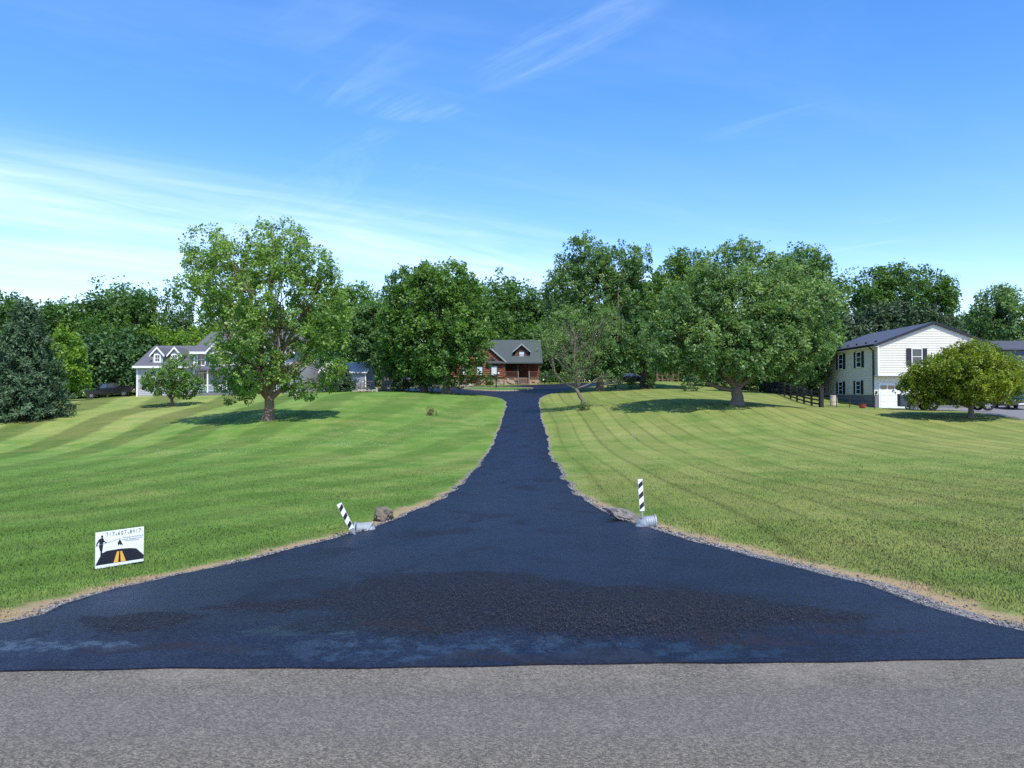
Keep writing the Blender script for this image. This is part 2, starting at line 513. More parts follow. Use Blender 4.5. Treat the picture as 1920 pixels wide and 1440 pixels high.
def lawn_nodes(t, b, blade=False):
    geo = N(t, 'ShaderNodeNewGeometry')
    pos = geo.outputs['Position']
    sp = N(t, 'ShaderNodeSeparateXYZ'); t.links.new(pos, sp.inputs[0])
    at = N(t, 'ShaderNodeAttribute'); at.attribute_name = 'edge'
    edge = at.outputs['Fac']
    big = NOISE(t, pos, 0.06, 4, 0.6, 0.4)
    med = NOISE(t, pos, 0.45, 5, 0.65, 0.3)
    small = NOISE(t, pos, 6.0, 5, 0.7)
    tiny = NOISE(t, pos, 38.0, 3, 0.7)
    # dryness grows to the right of the drive
    right = SM(t, sp.outputs[0], -1.0, 5.0)
    dry = M(t, 'ADD', M(t, 'MULTIPLY', right, 0.46), M(t, 'ADD', M(t, 'MULTIPLY', M(t, 'SUBTRACT', big, 0.5), 1.3), M(t, 'MULTIPLY', M(t, 'SUBTRACT', med, 0.5), 1.5)))
    dry = M(t, 'ADD', dry, M(t, 'MULTIPLY', SM(t, sp.outputs[1], 36, 62), M(t, 'MULTIPLY', SM(t, M(t, 'MULTIPLY', sp.outputs[0], -1.0), 16, 30), 0.42)))
    dry = M(t, 'ADD', dry, 0.05, clamp=True)
    green = MIX(t, SM(t, med, 0.3, 0.7), (0.092, 0.176, 0.030), (0.128, 0.214, 0.044))
    straw = (0.270, 0.262, 0.082)
    col = MIX(t, dry, green, straw)
    # mower passes: sheen of the alternating grass lay, baked into the colour
    warp = M(t, 'MULTIPLY', M(t, 'SUBTRACT', NOISE(t, pos, 0.02, 2, 0.5), 0.5), 9.0)
    sl = M(t, 'ADD', M(t, 'MULTIPLY', M(t, 'ARCTAN2', M(t, 'ADD', sp.outputs[0], 14.3), M(t, 'ADD', sp.outputs[1], 6.2)), 40.0), M(t, 'MULTIPLY', warp, 0.35))
    sr = M(t, 'ADD', M(t, 'ADD', sp.outputs[0], M(t, 'MULTIPLY', warp, 0.45)), M(t, 'DIVIDE', 40.0, M(t, 'ADD', sp.outputs[1], 6.0)))
    def stripes(s, per):
        w = M(t, 'SINE', M(t, 'MULTIPLY', s, 2 * math.pi / per))
        return SM(t, M(t, 'ADD', w, M(t, 'MULTIPLY', M(t, 'SUBTRACT', med, 0.5), 0.9)), -0.4, 0.4)
    wl_ = stripes(sl, 3.3); wr_ = stripes(sr, 2.3)
    mixs = N(t, 'ShaderNodeMix'); mixs.data_type = 'FLOAT'
    t.links.new(right, mixs.inputs[0]); t.links.new(wl_, mixs.inputs[2]); t.links.new(wr_, mixs.inputs[3])
    # stripes show strongest on the far left slope
    amp = M(t, 'ADD', 0.19, M(t, 'MULTIPLY', SM(t, M(t, 'MULTIPLY', sp.outputs[0], -1), 10, 24), M(t, 'MULTIPLY', SM(t, sp.outputs[1], 28, 50), 0.3)))
    amp = M(t, 'MULTIPLY', amp, M(t, 'SUBTRACT', 1.0, M(t, 'MULTIPLY', right, 0.45)))
    sfac = M(t, 'ADD', 1.0, M(t, 'MULTIPLY', M(t, 'SUBTRACT', mixs.outputs[0], 0.5), amp))
    # thin tyre and clipping lines
    ln = M(t, 'POWER', M(t, 'ABSOLUTE', M(t, 'SINE', M(t, 'MULTIPLY', sr, math.pi / 1.075))), 26.0)
    sfac = M(t, 'SUBTRACT', sfac, M(t, 'MULTIPLY', M(t, 'MULTIPLY', ln, right), M(t, 'MULTIPLY', SM(t, big, 0.3, 0.55), 0.30)))
    col = MIX(t, 1.0, col, sfac, 'MULTIPLY')
    var = M(t, 'ADD', 1.0, M(t, 'ADD', M(t, 'MULTIPLY', M(t, 'SUBTRACT', small, 0.5), 0.75), M(t, 'MULTIPLY', M(t, 'SUBTRACT', tiny, 0.5), 0.5)))
    col = MIX(t, 1.0, col, var, 'MULTIPLY')
    # burnt margin along the fresh sealer, then gravel
    e2 = M(t, 'ADD', edge, M(t, 'MULTIPLY', M(t, 'SUBTRACT', NOISE(t, pos, 0.9, 6, 0.7), 0.5), 1.15))
    tan = MIX(t, small, (0.30, 0.205, 0.105), (0.44, 0.325, 0.195))
    nearf = M(t, 'SUBTRACT', 1.0, SM(t, sp.outputs[1], 12.0, 26.0))
    e2 = M(t, 'ADD', e2, M(t, 'MULTIPLY', M(t, 'SUBTRACT', 1.0, nearf), 0.34))
    apr = M(t, 'MULTIPLY', SM(t, sp.outputs[0], 0.0, 1.5), M(t, 'SUBTRACT', 1.0, SM(t, sp.outputs[1], 11.0, 14.0)))
    e2 = M(t, 'SUBTRACT', e2, M(t, 'MULTIPLY', apr, 0.14))
    burnt = M(t, 'SUBTRACT', 1.0, SM(t, e2, 0.24, 0.54))
    col = MIX(t, M(t, 'MULTIPLY', burnt, 0.92), col, tan)
    if not blade:
        vo = N(t, 'ShaderNodeTexVoronoi'); vo.inputs['Scale'].default_value = 34.0
        t.links.new(pos, vo.inputs['Vector'])
        grav = MIX(t, vo.outputs['Color'], (0.10, 0.097, 0.095), (0.30, 0.285, 0.27))
        e3 = M(t, 'ADD', edge, M(t, 'MULTIPLY', M(t, 'SUBTRACT', NOISE(t, pos, 2.3, 5, 0.65), 0.5), 0.28))
        gw = M(t, 'ADD', 0.10, M(t, 'MULTIPLY', SM(t, sp.outputs[0], -1, 2), M(t, 'MULTIPLY', M(t, 'SUBTRACT', 1.0, SM(t, sp.outputs[1], 9, 13)), 0.16)))
        col = MIX(t, M(t, 'SUBTRACT', 1.0, SM(t, M(t, 'SUBTRACT', e3, gw), -0.04, 0.04)), col, grav)
        bn = N(t, 'ShaderNodeBump'); bn.inputs['Strength'].default_value = 0.9; bn.inputs['Distance'].default_value = 0.06
        hgt = M(t, 'ADD', M(t, 'MULTIPLY', small, 0.6), M(t, 'MULTIPLY', tiny, 0.4))
        t.links.new(hgt, bn.inputs['Height']); t.links.new(bn.outputs[0], b.inputs['Normal'])
    return col

m, t, b = new_mat('lawn')
t.links.new(lawn_nodes(t, b), b.inputs['Base Color'])
b.inputs['Roughness'].default_value = 0.95
b.inputs['Specular IOR Level'].default_value = 0.1
MT['lawn'] = m
tag(link('lawn', tme, m), kind='structure')

# public road: pale chip seal
m, t, b = new_mat('chip_seal')
geo = N(t, 'ShaderNodeNewGeometry'); pos = geo.outputs['Position']
vo = N(t, 'ShaderNodeTexVoronoi'); vo.inputs['Scale'].default_value = 90.0; vo.inputs['Randomness'].default_value = 1.0
t.links.new(pos, vo.inputs['Vector'])
vb = N(t, 'ShaderNodeTexVoronoi'); vb.inputs['Scale'].default_value = 150.0
t.links.new(pos, vb.inputs['Vector'])
chip = N(t, 'ShaderNodeSeparateColor'); t.links.new(vo.outputs['Color'], chip.inputs[0])
chip2 = N(t, 'ShaderNodeSeparateColor'); t.links.new(vb.outputs['Color'], chip2.inputs[0])
base = MIX(t, M(t, 'POWER', chip.outputs[0], 1.5), (0.084, 0.075, 0.061), (0.325, 0.288, 0.226))
base = MIX(t, 0.4, base, MIX(t, M(t, 'POWER', chip2.outputs[1], 1.6), (0.092, 0.082, 0.067), (0.330, 0.290, 0.226)))
bl = NOISE(t, MAPPING(t, pos, scale=(0.25, 1.1, 1)), 0.9, 5, 0.6, 0.3)
md = NOISE(t, pos, 5.0, 5, 0.65)
sp = N(t, 'ShaderNodeSeparateXYZ'); t.links.new(pos, sp.inputs[0])
track = M(t, 'MULTIPLY', SM(t, sp.outputs[1], 3.4, 3.75), M(t, 'SUBTRACT', 1.0, SM(t, sp.outputs[1], 4.15, 4.45)))
gain = M(t, 'ADD', 0.66, M(t, 'ADD', M(t, 'MULTIPLY', bl, 0.30), M(t, 'MULTIPLY', M(t, 'SUBTRACT', md, 0.5), 0.35)))
base = MIX(t, 1.0, base, gain, 'MULTIPLY')
base = MIX(t, M(t, 'MULTIPLY', track, 0.22), base, (0.125, 0.124, 0.126))
dust = M(t, 'MULTIPLY', SM(t, sp.outputs[1], 4.22, 4.50), SM(t, NOISE(t, pos, 1.6, 4, 0.6), 0.42, 0.66))
base = MIX(t, M(t, 'MULTIPLY', dust, 0.28), base, (0.30, 0.265, 0.215))
vc = N(t, 'ShaderNodeTexVoronoi'); vc.feature = 'DISTANCE_TO_EDGE'; vc.inputs['Scale'].default_value = 0.55
wv = N(t, 'ShaderNodeVectorMath'); wv.operation = 'ADD'
nz = N(t, 'ShaderNodeTexNoise'); nz.inputs['Scale'].default_value = 2.2; nz.inputs['Detail'].default_value = 6; t.links.new(pos, nz.inputs['Vector'])
t.links.new(pos, wv.inputs[0]); t.links.new(nz.outputs[1], wv.inputs[1]); t.links.new(wv.outputs[0], vc.inputs['Vector'])
crk = M(t, 'MULTIPLY', M(t, 'SUBTRACT', 1.0, SM(t, vc.outputs['Distance'], 0.001, 0.006)), SM(t, NOISE(t, pos, 0.35, 3, 0.5), 0.56, 0.64))
base = MIX(t, M(t, 'MULTIPLY', crk, 0.5), base, (0.05, 0.048, 0.046))
stain = SM(t, NOISE(t, MAPPING(t, pos, loc=(3, 9, 0), scale=(0.6, 1.3, 1)), 1.1, 6, 0.68, 0.5), 0.58, 0.72)
base = MIX(t, M(t, 'MULTIPLY', stain, 0.22), base, (0.075, 0.072, 0.07))
t.links.new(base, b.inputs['Base Color'])
b.inputs['Roughness'].default_value = 0.92
b.inputs['Specular IOR Level'].default_value = 0.25
bn = N(t, 'ShaderNodeBump'); bn.inputs['Strength'].default_value = 1.0; bn.inputs['Distance'].default_value = 0.006
t.links.new(M(t, 'SUBTRACT', M(t, 'MULTIPLY', chip.outputs[1], 0.7), M(t, 'MULTIPLY', vo.outputs['Distance'], 0.6)), bn.inputs['Height']); t.links.new(bn.outputs[0], b.inputs['Normal'])
MT['road'] = m
rd = MB()
xs = [-400, -60, -20, -8, 0, 8, 20, 60, 400]
ys = [-3.2, 0, 3, 4.84]
b0 = len(rd.v)
for y in ys:
    for x in xs:
        rd.v.append((x, y, 0.006))
for j in range(len(ys) - 1):
    for i in range(len(xs) - 1):
        rd.f.append((j * 9 + i, j * 9 + i + 1, (j + 1) * 9 + i + 1, (j + 1) * 9 + i))
tag(rd.build('road', m), kind='structure')

def drape(name, poly, spacing, lift, material, skirt=0.06):
    """sheet laid on the terrain inside a polygon, with its edge turned down"""
    poly = np.asarray(poly, float)
    x0, y0 = poly.min(0); x1, y1 = poly.max(0)
    pts = []
    y = y0 + 0.1
    while y < y1:
        s = spacing * (1 + max(0, y - 12) * 0.03)
        for x in np.arange(x0 + random.random() * s, x1, s):
            pts.append((x + random.uniform(-.15, .15) * s, y + random.uniform(-.15, .15) * s))
        y += s * 0.9
    pts = np.array(pts)
    pts = pts[pip(pts[:, 0], pts[:, 1], poly)]
    d = np.sqrt(((pts[:, None, :] - poly[None]) ** 2).sum(-1)).min(1)
    pts = pts[d > spacing * 0.45]
    n = len(poly)
    allp = [Vector(p) for p in poly] + [Vector(p) for p in pts]
    vo_, eo, fo, *_ = delaunay_2d_cdt(allp, [(i, (i + 1) % n) for i in range(n)], [], 1, 1e-5)
    v2 = np.array([(p.x, p.y) for p in vo_])
    z = H(v2[:, 0], v2[:, 1]) + lift
    mb = MB()
    mb.v = [(a, b_, c) for (a, b_), c in zip(v2, z)]
    for f in fo:
        a, b_, c = (v2[i] for i in f[:3])
        up = (b_[0] - a[0]) * (c[1] - a[1]) - (b_[1] - a[1]) * (c[0] - a[0]) > 0
        mb.f.append(tuple(f) if up else tuple(f)[::-1])
    if skirt:
        cen = len(mb.v)
        zz = H(poly[:, 0], poly[:, 1]) + lift
        for (a, b_), c in zip(poly, zz):
            mb.v.append((a, b_, c)); mb.v.append((a, b_, c - skirt))
        for i in range(n):
            j = (i + 1) % n
            mb.f.append((cen + 2 * i, cen + 2 * i + 1, cen + 2 * j + 1, cen + 2 * j))
    o = mb.build(name, material)
    o.data.polygons.foreach_set('use_smooth', [True] * len(o.data.polygons))
    return o

# sealed asphalt: tar-dark, patchy where rough mix, wet sealer and dusty brown show at the apron
m, t, b = new_mat('sealed_asphalt')
geo = N(t, 'ShaderNodeNewGeometry'); pos = geo.outputs['Position']
sp = N(t, 'ShaderNodeSeparateXYZ'); t.links.new(pos, sp.inputs[0])
n1 = NOISE(t, pos, 1.3, 6, 0.62, 0.4)
n2 = NOISE(t, pos, 5.5, 6, 0.7)
n3 = NOISE(t, pos, 90.0, 3, 0.7)
wx = M(t, 'ADD', sp.outputs[0], M(t, 'MULTIPLY', M(t, 'SUBTRACT', n1, 0.5), 1.1))
wy = M(t, 'ADD', sp.outputs[1], M(t, 'MULTIPLY', M(t, 'SUBTRACT', NOISE(t, MAPPING(t, pos, loc=(7, 3, 0)), 1.5, 6, 0.65, 0.4), 0.5), 1.0))
def ell(cx, cy, rx, ry):
    a = M(t, 'DIVIDE', M(t, 'SUBTRACT', wx, cx), rx)
    c = M(t, 'DIVIDE', M(t, 'SUBTRACT', wy, cy), ry)
    return M(t, 'SQRT', M(t, 'ADD', M(t, 'MULTIPLY', a, a), M(t, 'MULTIPLY', c, c)))
def union(lst):
    o = lst[0]
    for q in lst[1:]:
        o = M(t, 'MINIMUM', o, q)
    return M(t, 'SUBTRACT', 1.0, SM(t, M(t, 'ADD', o, M(t, 'MULTIPLY', M(t, 'SUBTRACT', NOISE(t, pos, 9.0, 5, 0.75), 0.5), 0.55)), 0.82, 1.06))
rough_m = union([ell(-0.5, 6.7, 1.2, 1.2), ell(0.85, 6.1, 1.45, 1.0), ell(-0.85, 5.55, 0.85, 0.36), ell(2.0, 5.95, 0.9, 0.42), ell(-2.9, 5.75, 0.55, 0.33), ell(-1.9, 6.3, 0.7, 0.26)])
wet_m = M(t, 'MULTIPLY', union([ell(-0.5, 4.95, 1.5, 0.22), ell(-3.2, 5.02, 0.8, 0.18), ell(1.0, 4.85, 0.9, 0.16), ell(-1.4, 5.45, 0.4, 0.3)]), SM(t, n2, 0.43, 0.58))
brown_m = M(t, 'MULTIPLY', union([ell(-2.2, 4.95, 0.7, 0.16), ell(0.25, 4.75, 0.9, 0.14), ell(1.5, 5.1, 0.55, 0.16), ell(-0.9, 5.5, 0.45, 0.12), ell(2.6, 5.4, 0.4, 0.1)]), SM(t, n2, 0.30, 0.62))
vo = N(t, 'ShaderNodeTexVoronoi'); vo.inputs['Scale'].default_value = 62.0; t.links.new(pos, vo.inputs['Vector'])
cc = N(t, 'ShaderNodeSeparateColor'); t.links.new(vo.outputs['Color'], cc.inputs[0])
smooth_c = MIX(t, SM(t, n1, 0.3, 0.7), (0.0066, 0.0073, 0.0155), (0.0105, 0.0118, 0.0250))
rough_c = MIX(t, M(t, 'POWER', cc.outputs[0], 3.0), (0.0045, 0.0050, 0.0078), (0.028, 0.031, 0.042))
grain = M(t, 'ADD', 0.55, M(t, 'MULTIPLY', M(t, 'POWER', cc.outputs[2], 2.0), 1.3))
smooth_c = MIX(t, 1.0, smooth_c, grain, 'MULTIPLY')
dull = M(t, 'MULTIPLY', SM(t, NOISE(t, MAPPING(t, pos, loc=(2, 5, 0), scale=(0.8, 0.45, 1)), 1.0, 6, 0.7, 0.6), 0.52, 0.66), 0.55)
smooth_c = MIX(t, dull, smooth_c, (0.0085, 0.0088, 0.0120))
brush = NOISE(t, MAPPING(t, pos, scale=(0.7, 4.5, 1)), 1.6, 5, 0.65, 0.4)
smooth_c = MIX(t, 1.0, smooth_c, M(t, 'ADD', 0.55, M(t, 'MULTIPLY', brush, 0.9)), 'MULTIPLY')
col = MIX(t, rough_m, smooth_c, rough_c)
col = MIX(t, M(t, 'MULTIPLY', brown_m, 0.6), col, (0.020, 0.0165, 0.0165))
col = MIX(t, M(t, 'MULTIPLY', SM(t, NOISE(t, pos, 0.5, 5, 0.6), 0.55, 0.75), 0.35), col, (0.018, 0.020, 0.032))
t.links.new(col, b.inputs['Base Color'])
rg = M(t, 'ADD', M(t, 'ADD', 0.36, M(t, 'MULTIPLY', brush, 0.2)), M(t, 'ADD', M(t, 'MULTIPLY', M(t, 'SUBTRACT', n2, 0.5), 0.14), M(t, 'MULTIPLY', rough_m, 0.26)))
rg = M(t, 'ADD', rg, M(t, 'MULTIPLY', dull, 0.3))
rg = M(t, 'SUBTRACT', M(t, 'ADD', rg, M(t, 'MULTIPLY', brown_m, 0.25)), M(t, 'MULTIPLY', wet_m, 0.32))
t.links.new(rg, b.inputs['Roughness'])
b.inputs['Specular IOR Level'].default_value = 0.27
b.inputs['Specular Tint'].default_value = (0.86, 0.88, 1.0, 1)
bn = N(t, 'ShaderNodeBump'); bn.inputs['Distance'].default_value = 0.010
bst = M(t, 'ADD', 0.55, M(t, 'MULTIPLY', rough_m, 0.7))
t.links.new(M(t, 'SUBTRACT', bst, M(t, 'MULTIPLY', wet_m, 0.3)), bn.inputs['Strength'])
t.links.new(M(t, 'ADD', M(t, 'MULTIPLY', n3, 0.6), M(t, 'MULTIPLY', M(t, 'MULTIPLY', cc.outputs[1], rough_m), 0.9)), bn.inputs['Height'])
t.links.new(bn.outputs[0], b.inputs['Normal'])
MT['asphalt'] = m
tag(drape('driveway', DRIVE, 0.34, 0.016, m), kind='structure')

# turning-circle island: stone kerb ring and lawn
ISL = (-1.95, 93.8, 4.5, 4.9)
ring_o = [(ISL[0] + ISL[2] * math.cos(a), ISL[1] + ISL[3] * math.sin(a)) for a in np.linspace(0, 2 * math.pi, 49)[:-1]]
MT['grass_plain'] = mat('grass_plain', (0.088, 0.172, 0.032), 0.95, 0.25, 1.5, 0.8, 30, spec=0.1)
tag(drape('island_lawn', ring_o, 0.8, 0.09, MT['grass_plain'], 0.12), kind='structure')
MT['pale_stone'] = mat('pale_stone', (0.36, 0.31, 0.25), 0.9, 0.25, 4, 0.6, 12)
kerb_root = empty('kerb_ring', (ISL[0], ISL[1], h1(ISL[0], ISL[1])), label='pale stone edging ring around the round grass island in the driveway', cat='kerb')
kn = 64
for k in range(kn):
    a0, a1 = 2 * math.pi * k / kn, 2 * math.pi * (k + 0.93) / kn
    mb = MB()
    lo, hi = [], []
    for rr, a in ((0.99, a0), (1.05, a0), (1.05, a1), (0.99, a1)):
        x, y = ISL[2] * rr * math.cos(a), ISL[3] * rr * math.sin(a)
        z = h1(ISL[0] + x, ISL[1] + y) - kerb_root.location.z
        lo.append((x, y, z - 0.05)); hi.append((x, y, z + 0.13 + 0.02 * random.random()))
    mb.hexa(lo, hi)
    mb.build('edging_stone', MT['pale_stone'], kerb_root)

# neighbour's parking area, grey asphalt
MT['old_asphalt'] = mat('old_asphalt', (0.17, 0.165, 0.165), 0.9, 0.12, 0.8, 0.5, 40)
tag(drape('parking_area', [(33.4, 67.5), (32.9, 58), (32.4, 50), (32.8, 45), (36, 38), (48, 34), (64, 38), (64, 72), (44.6, 72), (44.5, 67.5)], 1.2, 0.03, MT['old_asphalt']), kind='structure')
# ------------------------------------------------------------------ trees
def unit(a):
    return a / (np.linalg.norm(a, axis=-1, keepdims=True) + 1e-9)

def crown_points(lobes, n, rng, shell=0.72, hole=0.25, hole_k=1.1):
    L = np.asarray(lobes, float)
    c, r = L[:, :3], L[:, 3:6]
    w = np.prod(r, 1) ** (2 / 3); w /= w.sum()
    k = rng.choice(len(L), n, p=w)
    d = unit(rng.normal(size=(n, 3)))
    rad = np.where(rng.random(n) < shell, 1 - 0.16 * np.abs(rng.normal(size=n)), 0.92 * rng.random(n) ** (1 / 2.4))
    pos = c[k] + d * r[k] * rad[:, None]
    q = np.linalg.norm((pos[:, None] - c[None]) / r[None], axis=-1).min(1)
    keep = (q > 0.7) | (rng.random(n) < 0.35)
    f = np.zeros(n)
    for _ in range(5):
        kv = unit(rng.normal(size=3)) * hole_k * rng.uniform(0.6, 1.7)
        f += np.sin(pos @ kv + rng.uniform(0, 6.28))
    keep &= (f / 5) > -1 + hole * 2 * rng.random(n) ** 0.5
    pos, k = pos[keep], k[keep]
    ax = unit(unit((pos - c[k]) / r[k] ** 2) + np.array((0, 0, 0.42)) + 0.4 * rng.normal(size=pos.shape))
    return pos, ax, k, f[keep] / 5

def leaves(pos, ax, rng, per, length, spread, size, droop=0.25, upface=0.55, aspect=0.78, tint0=None, curl=0.18):
    n = len(pos)
    cnt = np.maximum(2, (per * rng.uniform(0.55, 1.35, n)).astype(int))
    idx_ = np.repeat(np.arange(n), cnt)
    m_ = len(idx_)
    a = ax[idx_]
    tt = rng.random(m_)
    side = rng.normal(size=(m_, 3)); side -= a * (side * a).sum(1, keepdims=True); side = unit(side)
    ls = (rng.uniform(0.65, 1.3, n) * (0.8 + 0.55 * np.clip(ax[:, 2], 0, 1) ** 2))[idx_]
    p = pos[idx_] + a * (tt * length * ls)[:, None] + side * (spread * np.sqrt(rng.random(m_)) * (1.15 - 0.75 * tt) * ls)[:, None]
    dirv = unit(a * 0.55 + side * 0.75 + rng.normal(size=(m_, 3)) * 0.35 - np.array((0, 0, droop)))
    nrm = rng.normal(size=(m_, 3)) * 0.42 + np.array((0, 0, upface)) + a * 0.65
    nrm = unit(nrm - dirv * (nrm * dirv).sum(1, keepdims=True))
    bi = np.cross(dirv, nrm)
    s = (size * rng.uniform(0.65, 1.35, m_))[:, None]
    v = np.empty((m_, 4, 3))
    v[:, 0] = p
    v[:, 1] = p + dirv * s * 0.5 + bi * s * aspect * 0.5 + nrm * s * curl
    v[:, 2] = p + dirv * s
    v[:, 3] = p + dirv * s * 0.5 - bi * s * aspect * 0.5 + nrm * s * curl
    base = rng.normal(0.5, 0.13, n) if tint0 is None else tint0
    tint = np.clip(base[idx_] + rng.normal(0, 0.13, m_) + 0.14 * (tt - 0.5), 0, 1)
    return v.reshape(-1, 3), np.repeat(tint, 4)

def leaf_mesh(name, v, tint, material):
    me = np_mesh(name, v, np.arange(len(v)).reshape(-1, 4), 4)
    point_attr(me, 'tint', tint)
    me.materials.append(material)
    return me

def bend(a, b, rng, amt, n=5, sag=0.0):
    a, b = np.asarray(a, float), np.asarray(b, float)
    L = np.linalg.norm(b - a)
    o1, o2 = rng.normal(size=3) * amt * L, rng.normal(size=3) * amt * L
    out = []
    for i in range(n + 1):
        t = i / n
        p = a * (1 - t) + b * t + o1 * math.sin(math.pi * t) + o2 * math.sin(2 * math.pi * t) * 0.5
        p[2] += sag * L * math.sin(math.pi * t)
        out.append(p)
    return out

def make_tree(name, label, loc, lobes, trunk_r, fork, rng, leaf, bark, n_sprig, per, length, spread, size, group=None,
              shell=0.72, hole=0.25, hole_k=1.1, twigs=70, droop=0.25, upface=0.55, stems=None, lean=(0, 0), cat='tree', curl=0.18, twig_r=0.02, tint_mid=0.5, limb_r=0.5, clump=None):
    root = empty(name, loc, label=label, cat=cat, group=group)
    pos, ax, k, f = crown_points(lobes, int(n_sprig * 1.35 / 5) + 3, rng, shell, hole, hole_k)
    clump = clump or spread * 2.1
    kk = 5
    npos = len(pos)
    rc = clump * rng.uniform(0.6, 1.3, npos)
    rep = np.repeat(np.arange(npos), kk)
    dv = unit(rng.normal(size=(len(rep), 3)) + ax[rep] * 0.75 + np.array((0, 0, 0.25)))
    spos = pos[rep] + dv * (rc[rep] * rng.uniform(0.35, 1.0, len(rep)))[:, None]
    sax = unit(dv + 0.35 * rng.normal(size=dv.shape))
    sf, st0 = f[rep], np.repeat(rng.normal(0, 0.10, npos), kk)
    L = np.asarray(lobes, float)
    mb = MB()
    fk = np.array((lean[0], lean[1], fork))
    base_pts = [(0, 0, -0.25), (0, 0, 0.0), (0.02 * fork, 0, 0.18 * fork + 0.1)] + [tuple(p) for p in bend((0.03 * fork, 0, 0.4 * fork), fk, rng, 0.03, 3)]
    rr = [trunk_r * 1.55, trunk_r * 1.45, trunk_r * 1.08] + list(np.linspace(trunk_r, trunk_r * 0.8, 4))
    mb.tube(base_pts, rr, 10)
    limb = []
    for i, l in enumerate(L):
        tgt = l[:3] * (0.9, 0.9, 1) + np.array((0, 0, l[5] * 0.3))
        st_ = fk.copy() - np.array((0, 0, trunk_r * 0.6 * rng.random()))
        if stems and rng.random() < 0.4:
            st_ = np.array((lean[0] * .6, lean[1] * .6, fork * 0.75))
        pts = bend(st_, tgt, rng, 0.07, 6, 0.04)
        rad = np.linspace(trunk_r * limb_r, twig_r * 1.4, 7)
        mb.tube(pts, list(rad), 6, False)
        limb.append(pts)
    if twigs:
        for i in rng.choice(len(pos), min(twigs, len(pos)), replace=False):
            lp = limb[k[i]]
            j = rng.integers(2, 6)
            mb.tube(bend(lp[j], pos[i] + ax[i] * length * 0.3, rng, 0.08, 3, 0.03), [twig_r * 2.0, twig_r * 1.5, twig_r, twig_r * 0.5], 4, False)
    mb.build('trunk', MT[bark], root, smooth=True)
    tint0 = np.clip(rng.normal(tint_mid, 0.07, len(spos)) + st0 + 0.08 * sf, 0, 1)
    v, ti = leaves(spos, sax, rng, per * FINE, length, spread, size / math.sqrt(FINE) * 1.03, droop, upface, tint0=tint0, curl=curl)
    link('crown', leaf_mesh('crown', v, ti, MT[leaf]), None, root)
    return root

FINE = 1.3
def px_lobes(base, D, lst, depth=0.9, rng=None, jitter=0.25):
    """lobes given as seen: centre and half-size in photo pixels at distance D, turned into metres about the tree's base"""
    out = []
    s = D / FPX
    for q in lst:
        cx, cy, rx, ry = q[:4]
        dy = q[4] if len(q) > 4 else None
        c = P(cx, cy, D) - base
        rxm, rzm = rx * s, ry * s
        rym = max(rxm, rzm) * depth
        off = dy if dy is not None else (rng.uniform(-1, 1) * rym * jitter * 2 if rng is not None else 0)
        out.append((c[0], off, c[2], rxm, rym, rzm))
    return out

def at(px, py, D):
    """base point of something standing on the ground at distance D under photo column px"""
    a, _ = ray(px, py)
    return np.array((a * D, D, h1(a * D, D)))

rng = np.random.default_rng(5)
b_ = at(503, 787, 50)
make_tree('shade_tree', 'tall loose-crowned light green tree standing alone on the lawn before the grey house', b_,
          px_lobes(b_, 50, [(505, 468, 62, 52), (452, 478, 62, 52), (395, 480, 42, 52), (552, 520, 72, 62), (480, 540, 95, 70), (395, 540, 58, 52), (600, 575, 46, 56), (462, 612, 62, 54), (540, 620, 92, 66),
                             (610, 640, 38, 58), (428, 692, 38, 40), (480, 685, 80, 52), (565, 690, 70, 50), (440, 724, 36, 24), (500, 722, 60, 26), (585, 722, 40, 26)], 0.85, rng, 0.35),
          0.34, 1.75, rng, 'leaf_light', 'bark_red', 3000, 20, 0.50, 0.34, 0.185, shell=0.6, hole=0.49, hole_k=1.6, clump=0.5, twigs=150, droop=0.5, upface=0.35, stems=True, twig_r=0.022, tint_mid=0.52)
b_ = at(322, 763, 74)
make_tree('crabapple_tree', 'small dark green tree with short forked trunk in front of the grey house', b_,
          px_lobes(b_, 74, [(320, 720, 40, 18), (300, 724, 24, 16), (345, 720, 24, 20), (322, 700, 26, 18), (350, 690, 16, 18), (300, 700, 16, 12)], 0.9, rng),
          0.17, 0.75, rng, 'leaf_maple', 'bark', 420, 15, 0.4, 0.26, 0.19, hole=0.35, twigs=70, twig_r=0.025)
b_ = at(836, 738, 79)
make_tree('maple_tree', 'round dense dark green maple beside the driveway bend, nearer the log house', b_,
          px_lobes(b_, 79, [(830, 545, 58, 42), (800, 575, 58, 55), (862, 580, 45, 58), (820, 630, 70, 60), (875, 640, 36, 56), (800, 670, 55, 42), (850, 680, 50, 34), (880, 600, 26, 40), (842, 520, 34, 20)], 0.9, rng),
          0.36, 2.4, rng, 'leaf_maple', 'bark', 2300, 19, 0.7, 0.40, 0.27, hole=0.16, twigs=60)
b_ = at(795, 735, 83)
make_tree('maple_tree', 'dense dark green maple with trunk beside the rail fence, half behind a rounder maple', b_,
          px_lobes(b_, 83, [(778, 550, 42, 40), (760, 590, 36, 50), (748, 640, 30, 50), (780, 640, 46, 60), (765, 685, 42, 28), (800, 690, 40, 26)], 0.95, rng),
          0.34, 2.4, rng, 'leaf_maple', 'bark', 1600, 18, 0.7, 0.40, 0.28, hole=0.16, twigs=40, tint_mid=0.45)
b_ = at(724, 728, 96)
make_tree('leaning_tree', 'bluish green tree with bare leaning trunk behind the rail fence near the shed', b_,
          px_lobes(b_, 96, [(690, 625, 34, 40), (715, 610, 24, 32), (682, 648, 22, 26), (708, 655, 30, 32), (728, 650, 20, 38), (698, 600, 22, 18)], 0.95, rng),
          0.5, 3.2, rng, 'leaf_silver', 'bark_grey', 1300, 17, 0.8, 0.42, 0.31, hole=0.2, twigs=40, lean=(-0.8, 0))
b_ = at(1124, 734, 83)
